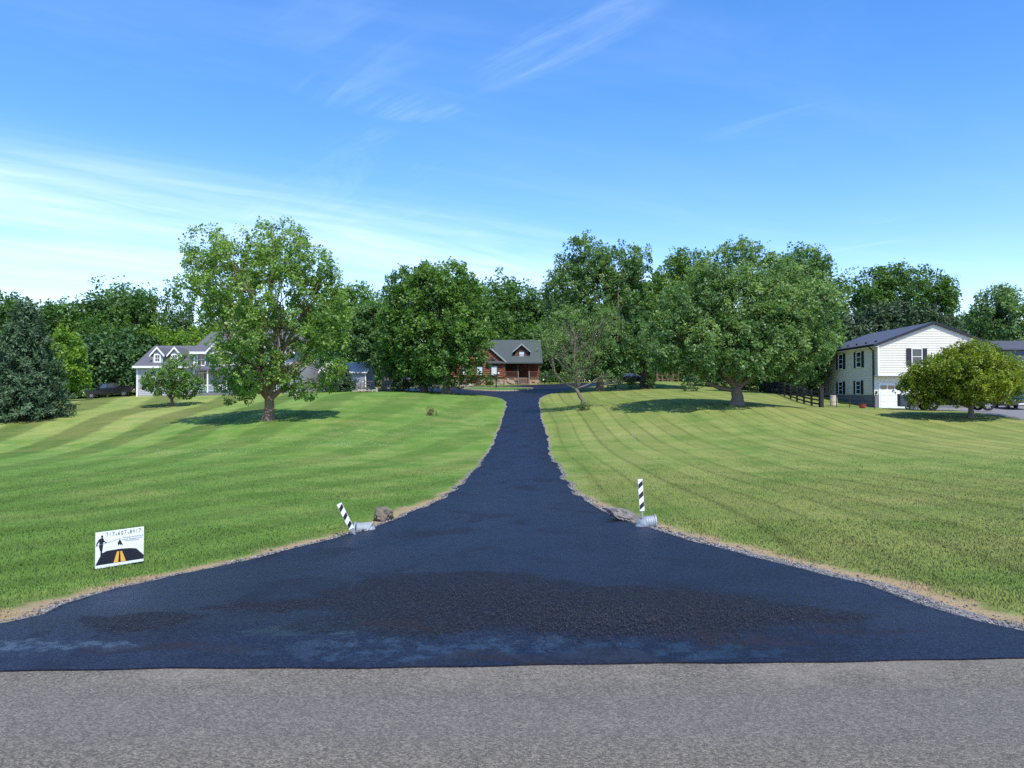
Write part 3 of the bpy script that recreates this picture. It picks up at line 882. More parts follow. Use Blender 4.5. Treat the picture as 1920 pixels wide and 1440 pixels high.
make_tree('silver_maple_tree', 'tall silvery green maple with twin-peaked crown right of the log house', b_,
          px_lobes(b_, 83, [(1098, 500, 34, 44), (1160, 510, 38, 48), (1062, 545, 34, 50), (1115, 560, 62, 55), (1175, 565, 36, 50), (1085, 620, 55, 55), (1150, 630, 62, 60), (1190, 625, 30, 50),
                             (1100, 670, 48, 28), (1172, 668, 42, 24), (1195, 495, 14, 22), (1108, 472, 14, 18)], 0.9, rng),
          0.40, 2.6, rng, 'leaf_silver', 'bark', 2700, 19, 0.8, 0.38, 0.27, hole=0.24, twigs=110, droop=-0.1)
b_ = at(1382, 757, 55)
make_tree('silver_maple_tree', 'broad spreading maple with thick many-stemmed trunk on the lawn left of the white house', b_,
          px_lobes(b_, 55, [(1390, 515, 62, 46), (1440, 530, 46, 46), (1335, 550, 50, 44), (1290, 590, 52, 46), (1395, 575, 78, 52), (1470, 580, 58, 50), (1515, 585, 38, 46), (1250, 640, 40, 42), (1320, 640, 70, 48),
                             (1405, 645, 80, 52), (1485, 640, 60, 50), (1514, 648, 32, 38), (1272, 672, 46, 22), (1340, 672, 56, 26), (1430, 676, 60, 24), (1482, 684, 40, 20), (1395, 672, 44, 22, -2.6), (1340, 655, 60, 45, -2.4), (1440, 620, 55, 45, -2.2)], 0.85, rng, 0.3),
          0.43, 1.35, rng, 'leaf_silver', 'bark_grey', 4000, 20, 0.62, 0.30, 0.19, hole=0.2, hole_k=1.3, twigs=160, droop=0.1, stems=True, tint_mid=0.60, limb_r=0.42)
b_ = at(1207, 722, 88)
make_tree('dark_maple_tree', 'dark maple with blackish trunk behind the parked black car', b_,
          px_lobes(b_, 88, [(1290, 510, 34, 34), (1262, 545, 42, 45), (1300, 555, 40, 45), (1235, 590, 40, 50), (1218, 636, 42, 42), (1270, 640, 50, 50), (1238, 668, 40, 20)], 0.95, rng),
          0.5, 3.0, rng, 'leaf_maple', 'bark', 1800, 18, 0.8, 0.42, 0.31, hole=0.16, twigs=40)
b_ = at(1505, 735, 78)
make_tree('dark_maple_tree', 'full rounded green tree behind the black board fence', b_,
          px_lobes(b_, 78, [(1500, 530, 50, 45), (1535, 560, 36, 50), (1470, 560, 50, 50), (1530, 620, 34, 50), (1490, 640, 50, 50), (1500, 690, 50, 30)], 0.9, rng),
          0.45, 3.0, rng, 'leaf_silver', 'bark', 1800, 18, 0.75, 0.4, 0.29, hole=0.16, twigs=40)
b_ = at(1820, 779, 49)
make_tree('ornamental_tree', 'low spreading yellow-green tree with forked pale trunk in front of the black pickup', b_,
          px_lobes(b_, 49, [(1815, 678, 56, 20), (1862, 690, 46, 24), (1770, 692, 46, 22), (1744, 710, 36, 22), (1895, 712, 34, 28), (1810, 704, 72, 24), (1726, 728, 24, 14), (1750, 728, 44, 18), (1850, 726, 58, 20), (1893, 736, 22, 12), (1738, 744, 24, 10), (1790, 740, 40, 12), (1810, 725, 50, 20, -1.4), (1820, 665, 24, 12)], 1.0, rng, 0.4),
          0.17, 0.9, rng, 'leaf_yellow', 'bark_grey', 3000, 20, 0.34, 0.22, 0.125, hole=0.18, hole_k=2.2, twigs=120, stems=True, droop=0.1, twig_r=0.015, upface=0.7)
# sparse vase-shaped tree: limbs and twigs show
b_ = at(1092, 766, 60)
make_tree('sparse_tree', 'sparse olive-brown tree with bare fanning branches and leaning trunk beside the driveway', b_,
          px_lobes(b_, 60, [(1030, 632, 30, 22), (1062, 612, 34, 24), (1100, 604, 34, 24), (1136, 606, 22, 28), (1018, 652, 16, 14), (1060, 655, 30, 26), (1098, 650, 32, 28), (1130, 650, 20, 24), (1075, 690, 20, 18), (1104, 690, 16, 18), (1148, 592, 12, 18), (1145, 702, 20, 6)], 0.9, rng),
          0.15, 1.7, rng, 'leaf_olive', 'bark_grey', 820, 12, 0.45, 0.22, 0.10, hole=0.36, twigs=300, twig_r=0.013, lean=(-0.55, 0), limb_r=0.5, shell=0.5)
b_ = at(125, 752, 86)
make_tree('lime_tree', 'bright lime green young tree behind the blue spruce', b_,
          px_lobes(b_, 86, [(125, 660, 24, 28), (138, 690, 22, 32), (120, 700, 26, 34), (145, 715, 14, 22), (122, 640, 14, 14)], 0.95, rng),
          0.15, 1.5, rng, 'leaf_lime', 'bark', 420, 15, 0.6, 0.36, 0.28, hole=0.25, twigs=20)
b_ = at(675, 730, 112)
make_tree('wood_edge_tree', 'leafy mid green tree rising behind the shed', b_,
          px_lobes(b_, 112, [(670, 580, 28, 32), (690, 575, 18, 26), (655, 620, 32, 40), (680, 640, 30, 46), (660, 690, 34, 34)], 0.95, rng),
          0.4, 4, rng, 'leaf_maple', 'bark', 900, 16, 1.0, 0.55, 0.38, hole=0.22, twigs=20, tint_mid=0.55)

# --- conifers
def make_conifer(name, label, loc, h, Rr, rng, leaf, n_wh, per_m, size, power=0.8, group=None, low=0.04, droop=0.18):
    root = empty(name, loc, label=label, cat='tree', group=group)
    mb = MB()
    mb.tube([(0, 0, -0.2), (0, 0, h * 0.5), (0, 0, h)], [h * 0.02, h * 0.012, 0.01], 7)
    mb.build('trunk', MT['bark'], root, smooth=True)
    pos, ax, tn = [], [], []
    for w in range(n_wh):
        z = h * (low + (0.985 - low) * (w / n_wh) ** 0.95)
        Lb = Rr * (1 - z / h) ** power + 0.1
        nb = int(6 + 5 * Lb / Rr)
        ph = rng.uniform(0, 6.28)
        for j in range(nb):
            a = ph + 6.283 * j / nb + rng.normal() * 0.16
            L_ = Lb * rng.uniform(0.72, 1.15)
            dv = np.array((math.cos(a), math.sin(a), 0))
            m_ = max(2, int(L_ * per_m))
            tb = rng.normal(0.5, 0.14)
            for q in range(m_):
                s = (0.18 + 0.82 * (q + rng.random()) / m_)
                lat = np.array((-dv[1], dv[0], 0)) * rng.normal() * 0.16 * L_ * (1.1 - s)
                zz = z - droop * L_ * s + 0.14 * L_ * s * s + rng.normal() * 0.05
                pos.append(dv * L_ * s + lat + np.array((0, 0, zz)))
                ax.append(dv * 0.9 + lat * 0.8 / max(L_, 0.3) + np.array((0, 0, 0.05 + 0.25 * s)))
                tn.append(tb + 0.22 * (s - 0.6))
    pos, ax = np.array(pos), unit(np.array(ax))
    v, ti = leaves(pos, ax, rng, 7, size * 1.1, size * 0.5, size, 0.12, 0.8, 0.30, np.clip(np.array(tn), 0, 1), 0.06)
    link('crown', leaf_mesh('crown', v, ti, MT[leaf]), None, root)
    return root

b_ = at(45, 783, 61)
make_conifer('spruce_tree', 'large blue-green spruce with branches down to the grass at the lawn corner', b_, 9.9, 3.7, rng, 'needle', 50, 7.0, 0.30, 0.78)
b_ = at(1496, 735, 90)
make_conifer('spruce_tree', 'dark pointed spruce top showing above the rounded tree by the board fence', b_, 15.6, 3.2, rng, 'needle_dark', 34, 3.6, 0.45, 0.8)
b_ = at(1526, 735, 92)
make_conifer('spruce_tree', 'dark pointed spruce nearest the left end of the white house roof', b_, 15.6, 3.0, rng, 'needle_dark', 34, 3.6, 0.45, 0.8)
b_ = at(636, 730, 86)
make_conifer('spruce_tree', 'small dark evergreen standing in front of the grey shed', b_, 3.6, 1.9, rng, 'needle_dark', 20, 5.0, 0.34, 0.6)
# cedar stand behind the white house
cedars = [(1600, 586, 96, 4.6), (1640, 570, 98, 5.2), (1690, 566, 98, 5.4), (1735, 572, 97, 5.0), (1768, 590, 96, 4.2), (1575, 592, 94, 3.6), (1560, 640, 90, 3.4)]
for i, (px, ty, D, rr) in enumerate(cedars):
    b_ = at(px, 735, D)
    top = P(px, ty, D)[2]
    make_conifer('cedar_tree', 'broad dark green cedar in the row behind the white house', b_, (top - b_[2]) * 1.02, rr, rng, 'needle_dark', 26, 3.4, 0.52, 0.55, group='cedars behind the white house', low=0.1)
# deciduous behind them
b_ = at(1690, 735, 112)
make_tree('oak_tree', 'tall dark broadleaf tree rising above the cedars behind the white house', b_,
          px_lobes(b_, 112, [(1640, 545, 32, 32), (1680, 528, 38, 22), (1715, 540, 38, 28), (1745, 560, 30, 34), (1625, 575, 26, 36), (1690, 570, 60, 46), (1755, 595, 24, 40)], 0.9, rng),
          0.5, 6, rng, 'leaf_wood', 'bark', 1300, 17, 1.0, 0.5, 0.36, hole=0.3, twigs=60)
b_ = at(1885, 740, 98)
make_tree('oak_tree', 'large round dark tree behind the blue-roofed house', b_,
          px_lobes(b_, 98, [(1880, 575, 34, 26), (1860, 600, 32, 34), (1905, 600, 34, 40), (1880, 635, 56, 40), (1930, 630, 40, 50), (1850, 640, 26, 30), (1885, 690, 60, 40)], 0.9, rng),
          0.5, 4, rng, 'leaf_silver', 'bark', 1500, 17, 0.9, 0.45, 0.32, hole=0.22, twigs=30)

FINE = 1.0
# --- woods: five kinds, then copies
proto = {}
def wood_kind(key, name, leaf, lobes, n, per, size, fork, hole, label):
    r = make_tree(name, label, (0, 0, 0), lobes, 0.22, fork, rng, leaf, 'bark', n, per, 0.95, 0.52, size, group='woodland trees behind the houses', hole=hole, hole_k=0.8, twigs=26)
    proto[key] = [r, False]
WL = 'leafy woodland tree in the dense wood behind the houses, '
wood_kind('round', 'woodland_tree', 'leaf_wood', [(0, 0, 11.6, 2.6, 2.6, 2.4), (1.8, 0.4, 9.0, 2.6, 2.6, 3.0), (-1.9, -0.3, 9.2, 2.5, 2.6, 2.9), (0.3, 1.2, 8.0, 3.4, 3.2, 3.4), (0.2, -1.0, 6.0, 3.6, 3.4, 3.2), (1.4, 0, 3.6, 2.8, 3.0, 2.4), (-1.5, 0, 3.6, 2.8, 3.0, 2.4)], 900, 13, 0.36, 3.0, 0.2, WL + 'round-topped')
wood_kind('tall', 'woodland_tree', 'leaf_wood_deep', [(0.2, 0, 12.6, 1.7, 1.8, 1.6), (-0.8, 0.4, 10.6, 2.1, 2.2, 2.2), (1.2, -0.3, 9.8, 2.0, 2.0, 2.4), (0, 0, 7.4, 2.7, 2.7, 3.2), (0.4, 0.3, 4.4, 2.9, 2.9, 2.6), (-0.6, -0.2, 2.6, 2.6, 2.6, 1.8)], 800, 13, 0.36, 3.2, 0.22, WL + 'deep green and narrow')
wood_kind('open', 'woodland_tree', 'leaf_wood', [(0.6, 0, 13.0, 1.5, 1.5, 0.9), (-1.6, 0.2, 11.8, 1.6, 1.5, 0.9), (2.2, 0, 11.0, 1.5, 1.5, 0.9), (-0.3, 0.5, 10.0, 1.9, 1.8, 1.0), (1.4, -0.6, 8.2, 2.0, 2.0, 1.4), (-1.7, 0, 7.8, 2.0, 2.0, 1.5), (0.2, 0, 5.2, 3.0, 3.0, 2.2), (0, 0, 3.0, 3.0, 3.0, 1.8)], 700, 12, 0.34, 5.0, 0.36, WL + 'with open layered top')
wood_kind('thicket', 'understorey_tree', 'leaf_wood_deep', [(0, 0, 5.4, 2.6, 2.4, 2.0), (1.8, 0, 3.8, 2.4, 2.4, 2.4), (-1.9, 0, 3.8, 2.4, 2.4, 2.4), (0.2, 0, 2.0, 3.6, 3.0, 2.0)], 620, 12, 0.36, 1.0, 0.18, 'low dark understorey tree filling the edge of the wood')
wood_kind('lime', 'woodland_tree', 'leaf_lime', [(0, 0, 8.2, 2.2, 2.2, 2.0), (1.4, 0, 6.2, 2.2, 2.2, 2.4), (-1.5, 0, 6.0, 2.2, 2.2, 2.4), (0, 0, 3.6, 3.0, 3.0, 2.8)], 620, 12, 0.34, 2.0, 0.22, 'brighter green young tree at the edge of the wood beside the grey house')
HGT = dict(round=14.0, tall=14.2, open=13.9, thicket=7.4, lime=10.2)
def plant(key, px, top, D, wide=1.0):
    r, used = proto[key]
    if used:
        r = copy_tree(r)
    proto[key][1] = True
    b_ = at(px, 735, D)
    kind_l = dict(round='round-topped woodland tree ', tall='narrow deep green woodland tree ', open='open layered woodland tree ', thicket='low dark understorey tree ', lime='bright green young tree ')[key]
    for lim, where in ((330, 'behind the parked pickup and spruce'), (640, 'behind the grey house'), (850, 'behind the shed and centre maples'), (1052, 'behind the log house'), (1400, 'behind the silver maple and parked car'), (1780, 'between board fence and white house'), (9999, 'beyond the white house roof')):
        if px < lim:
            tag(r, kind_l + where, group='trees ' + where)
            break
    ht = P(px, top, D)[2] - b_[2]
    s = ht / HGT[key]
    r.location = b_
    r.scale = (s * wide, s * wide, s)
    r.rotation_euler = (0, 0, rng.uniform(0, 6.28))
for a in [('tall', -60, 560, 112, 1.2), ('round', -10, 566, 116), ('tall', 30, 557, 122, 1.2), ('round', 75, 572, 114, 1.1), ('open', 110, 575, 128), ('round', 140, 566, 118, 1.15), ('tall', 178, 560, 122, 1.2),
          ('open', 212, 540, 126, 1.1), ('round', 245, 552, 122), ('open', 258, 552, 132), ('open', 305, 548, 126, 0.95), ('tall', 335, 585, 124), ('lime', 290, 622, 112), ('lime', 350, 625, 114, 1.1), ('lime', 395, 618, 118),
          ('round', 400, 590, 122), ('tall', 450, 580, 126), ('round', 500, 575, 122), ('tall', 560, 570, 124), ('round', 610, 560, 126),
          ('thicket', -40, 650, 100), ('thicket', 60, 648, 102, 1.2), ('thicket', 165, 640, 104, 1.2), ('thicket', 205, 650, 106, 1.1), ('thicket', 240, 630, 110, 1.2), ('thicket', 275, 640, 112), ('round', 180, 600, 110), ('round', 230, 612, 112),
          ('thicket', 600, 660, 118, 1.3), ('thicket', 700, 665, 116, 1.3), ('thicket', 770, 670, 118, 1.3), ('thicket', 830, 668, 120, 1.3),
          ('round', 905, 540, 132, 1.1), ('open', 945, 526, 138), ('round', 985, 532, 134, 1.15), ('tall', 1030, 545, 134, 1.3), ('round', 925, 590, 128, 1.1), ('round', 1000, 600, 126, 1.2), ('tall', 870, 548, 136, 1.3),
          ('round', 1215, 530, 128, 1.1), ('tall', 1060, 590, 126, 1.2), ('thicket', 1050, 650, 122, 1.4), ('thicket', 1110, 655, 122, 1.3), ('thicket', 1170, 655, 120, 1.3), ('thicket', 1240, 655, 118, 1.3), ('thicket', 1310, 655, 118, 1.3),
          ('thicket', 1380, 650, 116, 1.3), ('thicket', 1440, 640, 112, 1.3), ('thicket', 1500, 645, 106, 1.2), ('thicket', 1545, 650, 100, 1.2), ('round', 1350, 560, 124, 1.2), ('round', 1440, 570, 120, 1.2), ('tall', 1560, 585, 112),
          ('thicket', 1800, 606, 150, 0.9), ('thicket', 1832, 600, 156, 0.8), ('open', 1818, 588, 160, 0.6), ('thicket', 1470, 662, 86, 1.2), ('thicket', 1524, 662, 84, 1.1), ('thicket', 1405, 674, 92, 1.2), ('thicket', 1340, 676, 96, 1.2), ('round', 2010, 570, 100), ('round', 2080, 560, 110)]:  # nearest thickets behind the fence are added as dark fill for canopy shade
    plant(*a)

# far wood closing the view behind everything: one mass
n = 2600
D_ = rng.uniform(150, 175, n); x_ = rng.uniform(-150, 175, n)
zt = 7.0 + 2.0 * np.sin(x_ * 0.13) + 1.5 * np.sin(x_ * 0.31 + 1)
z_ = H(x_, D_) + zt * rng.random(n) ** 1.5
v, ti = leaves(np.column_stack([x_, D_, z_]), unit(np.column_stack([rng.normal(size=n) * .4, -np.ones(n), np.full(n, 0.7)])), rng, 12, 1.6, 1.5, 1.0)
tag(link('distant_wood', leaf_mesh('distant_wood', v, ti, MT['leaf_wood_deep'])), 'dark mass of distant woodland behind all the houses', 'wood', kind='stuff')
# ------------------------------------------------------------------ buildings
MT['siding'] = mat('siding', (0.68, 0.645, 0.54), 0.55, 0.05, 0.7, spec=0.4)
MT['white_paint'] = mat('white_paint', (0.78, 0.78, 0.77), 0.5, 0.04, 1.5)
MT['black_trim'] = mat('black_trim', (0.013, 0.013, 0.018), 0.45, 0.1, 2)
MT['shutter'] = mat('shutter', (0.016, 0.015, 0.022), 0.5, 0.1, 3)
MT['roof_blue'] = mat('roof_blue', (0.078, 0.080, 0.098), 0.55, 0.12, 1.2, 0.3, 14)
MT['roof_grey'] = mat('roof_grey', (0.105, 0.103, 0.118), 0.85, 0.2, 3, 0.5, 14)
MT['roof_green'] = mat('roof_green', (0.060, 0.073, 0.066), 0.85, 0.2, 3, 0.5, 14)
MT['roof_brown'] = mat('roof_brown', (0.10, 0.07, 0.058), 0.85, 0.2, 3)
MT['block'] = mat('block', (0.16, 0.165, 0.175), 0.9, 0.2, 2, 0.4, 10)
MT['grey_siding'] = mat('grey_siding', (0.40, 0.40, 0.42), 0.6, 0.06, 0.8)
MT['shed_metal'] = mat('shed_metal', (0.24, 0.27, 0.33), 0.5, 0.08, 1.0)
MT['shed_roof'] = mat('shed_roof', (0.52, 0.52, 0.53), 0.8, 0.08, 1.0)
MT['log'] = mat('log', (0.225, 0.066, 0.030), 0.65, 0.35, 1.6, 0.5, 12, stretch=(0.5, 2, 4))
MT['log_dark'] = mat('log_dark', (0.14, 0.05, 0.026), 0.7, 0.3, 1.6, 0.4, 12, stretch=(0.5, 2, 4))
MT['dark_green_trim'] = mat('dark_green_trim', (0.05, 0.062, 0.052), 0.6)
MT['stone_wall'] = mat('stone_wall', (0.40, 0.27, 0.19), 0.9, 0.35, 3, 0.8, 8)
MT['brick_orange'] = mat('brick_orange', (0.42, 0.20, 0.11), 0.9, 0.25, 4)
MT['blind'] = mat('blind', (0.62, 0.66, 0.70), 0.35)
MT['wood_grey'] = mat('wood_grey', (0.24, 0.19, 0.145), 0.9, 0.2, 3)
MT['wood_deck'] = mat('wood_deck', (0.20, 0.135, 0.10), 0.85, 0.2, 3)
MT['blue_wall'] = mat('blue_wall', (0.06, 0.075, 0.15), 0.6, 0.05, 1)
m, t, b = new_mat('window_glass')
b.inputs['Base Color'].default_value = (0.02, 0.024, 0.032, 1); b.inputs['Roughness'].default_value = 0.06
b.inputs['Specular IOR Level'].default_value = 0.8
MT['glass'] = m

V3 = lambda *a: np.array(a, float)
def obox(mb, o, U, V, W, u0, u1, v0, v1, w0, w1):
    f = lambda u, v, w: tuple(o + U * u + V * v + W * w)
    return mb.hexa([f(u0, v0, w0), f(u1, v0, w0), f(u1, v0, w1), f(u0, v0, w1)], [f(u0, v1, w0), f(u1, v1, w0), f(u1, v1, w1), f(u0, v1, w1)])
UP = V3(0, 0, 1)
FACE = {'front': (V3(1, 0, 0), V3(0, -1, 0)), 'left': (V3(0, -1, 0), V3(-1, 0, 0)), 'right': (V3(0, 1, 0), V3(1, 0, 0))}

def window(parent, c, w, h, face='front', frame='white_paint', glass='glass', shutters=0.0, shutter_mat='shutter', grid=(1, 2), fw=0.08, name='window'):
    """c: centre of the sill line on the wall surface"""
    U, W = FACE[face]
    c = V3(*c) + W * 0.042
    mb = MB()
    obox(mb, c, U, UP, W, -w / 2 - fw, -w / 2, -fw, h + fw, -0.05, 0.06)
    obox(mb, c, U, UP, W, w / 2, w / 2 + fw, -fw, h + fw, -0.05, 0.06)
    obox(mb, c, U, UP, W, -w / 2, w / 2, h, h + fw, -0.05, 0.06)
    obox(mb, c, U, UP, W, -w / 2, w / 2, -fw, 0, -0.05, 0.075)
    for i in range(1, grid[0]):
        x = -w / 2 + w * i / grid[0]
        obox(mb, c, U, UP, W, x - 0.018, x + 0.018, 0, h, 0.006, 0.032)
    for i in range(1, grid[1]):
        y = h * i / grid[1]
        obox(mb, c, U, UP, W, -w / 2, w / 2, y - 0.025, y + 0.025, 0.004, 0.04)
    fr = mb.build(name, MT[frame], parent)
    g = MB(); obox(g, c, U, UP, W, -w / 2, w / 2, 0, h, -0.04, 0.002)
    g.build('pane', MT[glass], fr)
    if shutters:
        for s in (-1, 1):
            x = s * (w / 2 + fw + shutters / 2 + 0.01)
            q = MB()
            for y0, y1 in ((-fw, h * 0.48), (h * 0.52, h + fw)):
                obox(q, c, U, UP, W, x - shutters / 2 + 0.05, x + shutters / 2 - 0.05, y0, y1, 0.0, 0.035)
            obox(q, c, U, UP, W, x - shutters / 2, x - shutters / 2 + 0.05, -fw, h + fw, 0.0, 0.05)
            obox(q, c, U, UP, W, x + shutters / 2 - 0.05, x + shutters / 2, -fw, h + fw, 0.0, 0.05)
            obox(q, c, U, UP, W, x - shutters / 2 + 0.05, x + shutters / 2 - 0.05, h * 0.48, h * 0.52, 0.0, 0.05)
            q.build('shutter', MT[shutter_mat], parent)
    return fr

def lap(mb, o, U, W, z0, z1, span, step=0.22, proud=0.026):
    """clapboard courses; span(z) -> (u0,u1)"""
    z = z0
    while z < z1 - 0.01:
        zt = min(z + step, z1)
        a0, a1 = span(z); b0, b1 = span(zt)
        if a1 - a0 > 0.05 and b1 - b0 > 0.02:
            f = lambda u, zz, w: tuple(o + U * u + UP * zz + W * w)
            mb.hexa([f(a0, z, -0.03), f(a1, z, -0.03), f(a1, z, proud), f(a0, z, proud)], [f(b0, zt, -0.03), f(b1, zt, -0.03), f(b1, zt, 0.002), f(b0, zt, 0.002)])
        z = zt
    return mb

def gable_roof(parent, x0, x1, y0, y1, ze, zr, axis, material, thick=0.14, name='roof', over=0.0):
    """two slabs; axis is the ridge direction"""
    mb = MB()
    if axis == 'y':
        xm = (x0 + x1) / 2
        mb.prism([(x0, ze), (xm, zr), (xm, zr - thick), (x0, ze - thick)], lambda s, t_, w: (s, w, t_), y0, y1)
        mb.prism([(xm + 0.002, zr), (x1, ze), (x1, ze - thick), (xm + 0.002, zr - thick)], lambda s, t_, w: (s, w, t_), y0, y1)
    else:
        ym = (y0 + y1) / 2
        mb.prism([(y0, ze), (ym, zr), (ym, zr - thick), (y0, ze - thick)], lambda s, t_, w: (w, s, t_), x0, x1)
        mb.prism([(ym + 0.002, zr), (y1, ze), (y1, ze - thick), (ym + 0.002, zr - thick)], lambda s, t_, w: (w, s, t_), x0, x1)
    return mb.build(name, MT[material], parent)

# ---- white two-storey house on the right
HZ = 0.86
wh = empty('white_house', (33.35, 68.0, HZ), label='white-sided two-storey house with black shutters and dark blue-grey roof', cat='house')
Wd, Ln, ZS, ZO, ZE = 10.3, 12.3, 1.28, 3.05, 5.9
ZP = ZE + 1.95
mb = MB(); mb.box(0.03, Wd - 0.03, 0.75, Ln - 0.03, -0.9, ZS); mb.build('foundation', MT['block'], wh)
mb = MB()
mb.box(0.06, Wd - 0.06, 0.78, Ln - 0.06, ZS, ZE - 0.02)
mb.box(0.06, Wd - 0.06, 0.06, 0.80, ZO + 0.05, ZE - 0.02)
mb.prism([(0.06, ZE - 0.02), (Wd - 0.06, ZE - 0.02), (Wd / 2, ZP - 0.1)], lambda s, t_, w: (s, w, t_), 0.06, Ln - 0.06)
mb.build('wall', MT['siding'], wh)
mb = MB()
lap(mb, V3(0.06, 0, 0), V3(0, 1, 0), V3(-1, 0, 0), ZS, ZO, lambda z: (0.78, Ln))
lap(mb, V3(0.06, 0, 0), V3(0, 1, 0), V3(-1, 0, 0), ZO + 0.05, ZE - 0.05, lambda z: (0.04, Ln))
lap(mb, V3(0, 0.06, 0), V3(1, 0, 0), V3(0, -1, 0), ZO + 0.05, ZP - 0.12, lambda z: (0.05, Wd - 0.05) if z < ZE - 0.05 else (Wd / 2 - (ZP - 0.1 - z) * (Wd / 2) / 1.95, Wd / 2 + (ZP - 0.1 - z) * (Wd / 2) / 1.95))
lap(mb, V3(0, 0.78, 0), V3(1, 0, 0), V3(0, -1, 0), 0.1, ZO, lambda z: (0.0, 0.42) if z < 2.35 else (0.0, Wd))
mb.build('siding', MT['siding'], wh)
mb = MB()
mb.box(-0.012, 0.14, -0.012, 0.10, ZO + 0.02, ZE); mb.box(Wd - 0.14, Wd + 0.012, -0.012, 0.10, ZO + 0.02, ZE); mb.box(0.0, Wd, 0.0, 0.78, ZO - 0.06, ZO + 0.045)
mb.build('corner_trim', MT['white_paint'], wh)
rf = gable_roof(wh, -0.42, Wd + 0.42, -0.14, Ln + 0.3, ZE - 0.06, ZP + 0.08, 'y', 'roof_blue', 0.13)
mb = MB()
for s in (-1, 1):
    xa, xb = Wd / 2, Wd / 2 + s * (Wd / 2 + 0.45)
    mb.prism([(xa, ZP + 0.10), (xb, ZE - 0.05), (xb, ZE - 0.27), (xa, ZP - 0.13)], lambda q, t_, w: (q, w, t_), -0.18, -0.145)
mb.build('fascia', MT['black_trim'], wh)
mb = MB()
mb.prism([(-0.55, ZE - 0.02), (-0.42, ZE - 0.02), (-0.42, ZE - 0.17), (-0.52, ZE - 0.17)], lambda q, t_, w: (q, w, t_), -0.34, Ln + 0.3)
mb.build('gutter', MT['black_trim'], wh)
for q0, q1 in ((-0.42, 0.04), (Wd - 0.04, Wd + 0.40)):
    mb = MB(); mb.box(q0, q1, -0.13, Ln + 0.28, ZE - 0.26, ZE - 0.22); mb.build('soffit', MT['white_paint'], wh)
mb = MB(); mb.tube([(-0.46, 0.72, ZE - 0.17), (-0.40, 0.72, ZE - 0.30), (-0.07, 0.76, ZE - 0.55), (-0.06, 0.76, 0.3), (-0.06, 0.76, 0.12), (-0.25, 0.74, 0.02)], 0.075, 6)
mb.build('downspout', MT['black_trim'], wh)
for i in range(6):
    mb = MB()
    y = 1.2 + i * 1.9
    mb.box(0.35, 0.5, y - 0.09, y + 0.09, ZE + 0.14, ZE + 0.40)
    mb.build('snow_guard', MT['black_trim'], wh)
mb = MB(); mb.tube([(3.3, 7.5, ZE + 1.0), (3.3, 7.5, ZE + 1.75)], 0.06, 8); mb.build('vent_pipe', MT['wood_grey'], wh)
for y in (7.7, 3.75):
    window(wh, (0.055, y, 3.98), 0.95, 1.38, 'left', shutters=0.42, grid=(1, 3))
for y in (7.75, 3.9):
    window(wh, (0.055, y, 1.42), 0.9, 1.16, 'left', shutters=0.42, grid=(1, 3))
for x in (3.55, 6.95):
    window(wh, (x, 0.05, 4.05), 0.84, 1.38, 'front', shutters=0.42, glass='glass', grid=(1, 2))
gd = MB(); gd.box(0.42, 3.35, 0.72, 0.80, 0.0, 2.32); gd = gd.build('garage_door', MT['white_paint'], wh)
for r_ in range(4):
    for c_ in range(4):
        x0 = 0.55 + c_ * 0.69
        mb = MB()
        if r_ == 3:
            mb.box(x0 + 0.04, x0 + 0.58, 0.685, 0.719, 1.80, 2.14)
            mb.build('pane', MT['glass'], gd)
        else:
            mb.box(x0, x0 + 0.62, 0.70, 0.719, 0.06 + r_ * 0.57, 0.55 + r_ * 0.57)
            mb.build('panel', MT['white_paint'], gd, bevel=0.006)
mb = MB(); mb.box(0.12, 0.26, 0.66, 0.75, 1.35, 1.6); mb.build('wall_lamp', MT['black_trim'], wh)

# ---- log house at the head of the drive
LZ = h1(-1, 112)
lg = empty('log_house', (0, 110.0, LZ), label='red-brown log house with grey-green roof, dormer and stone base at the drive end', cat='house')
zl = lambda y, D: P(960, y, D)[2] - LZ
WX0, WX1 = -10.3, -1.15
WM = (WX0 + WX1) / 2
ZEV = zl(678, 110); ZPK = zl(624, 110); ZF = 0.95
slope = (ZPK - ZEV) / ((WX1 - WX0) / 2)
mb = MB(); mb.box(WX0 + 0.1, WX1 - 0.1, 0.08, 8.0, -0.8, ZF)
mb.build('basement_wall', MT['stone_wall'], lg)
srng = np.random.default_rng(3)
for i in range(58):                                        # stones of the base, proud of the wall
    x = srng.uniform(WX0 + 0.3, 4.0); zz = srng.uniform(-0.1, ZF - 0.3)
    if WX1 + 0.1 < x < -0.9 or (0.9 < x < 2.6): continue
    yb = 0.08 if x < WX1 else -0.02
    w_, h_ = srng.uniform(0.25, 0.6), srng.uniform(0.15, 0.34)
    mb = MB(); mb.hexa([(x, yb - 0.05, zz), (x + w_, yb - 0.06, zz + 0.02), (x + w_, yb + 0.05, zz), (x, yb + 0.05, zz)], [(x + 0.04, yb - 0.04, zz + h_), (x + w_ - 0.05, yb - 0.05, zz + h_ - 0.03), (x + w_, yb + 0.05, zz + h_), (x, yb + 0.05, zz + h_)])
    mb.build('stone', MT[('stone_wall', 'pale_stone', 'brick_orange', 'pale_stone')[int(srng.integers(0, 4))]], lg)
logs = MB(); lr = 0.15
z = ZF + lr
while z < ZPK - 0.25:
    half = (WX1 - WX0) / 2 - 0.02 if z < ZEV - 0.2 else (ZPK - 0.2 - z) / slope
    if half > 0.3:
        j = srng.uniform(0.0, 0.22) if z < ZEV - 0.2 else 0
        logs.tube([(WM - half - j, 0.02, z), (WM + half + j, 0.02, z)], lr * 1.06, 8)
    z += lr * 2
logs.build('log_wall', MT['log'], lg)
mb = MB()
z = ZF + lr
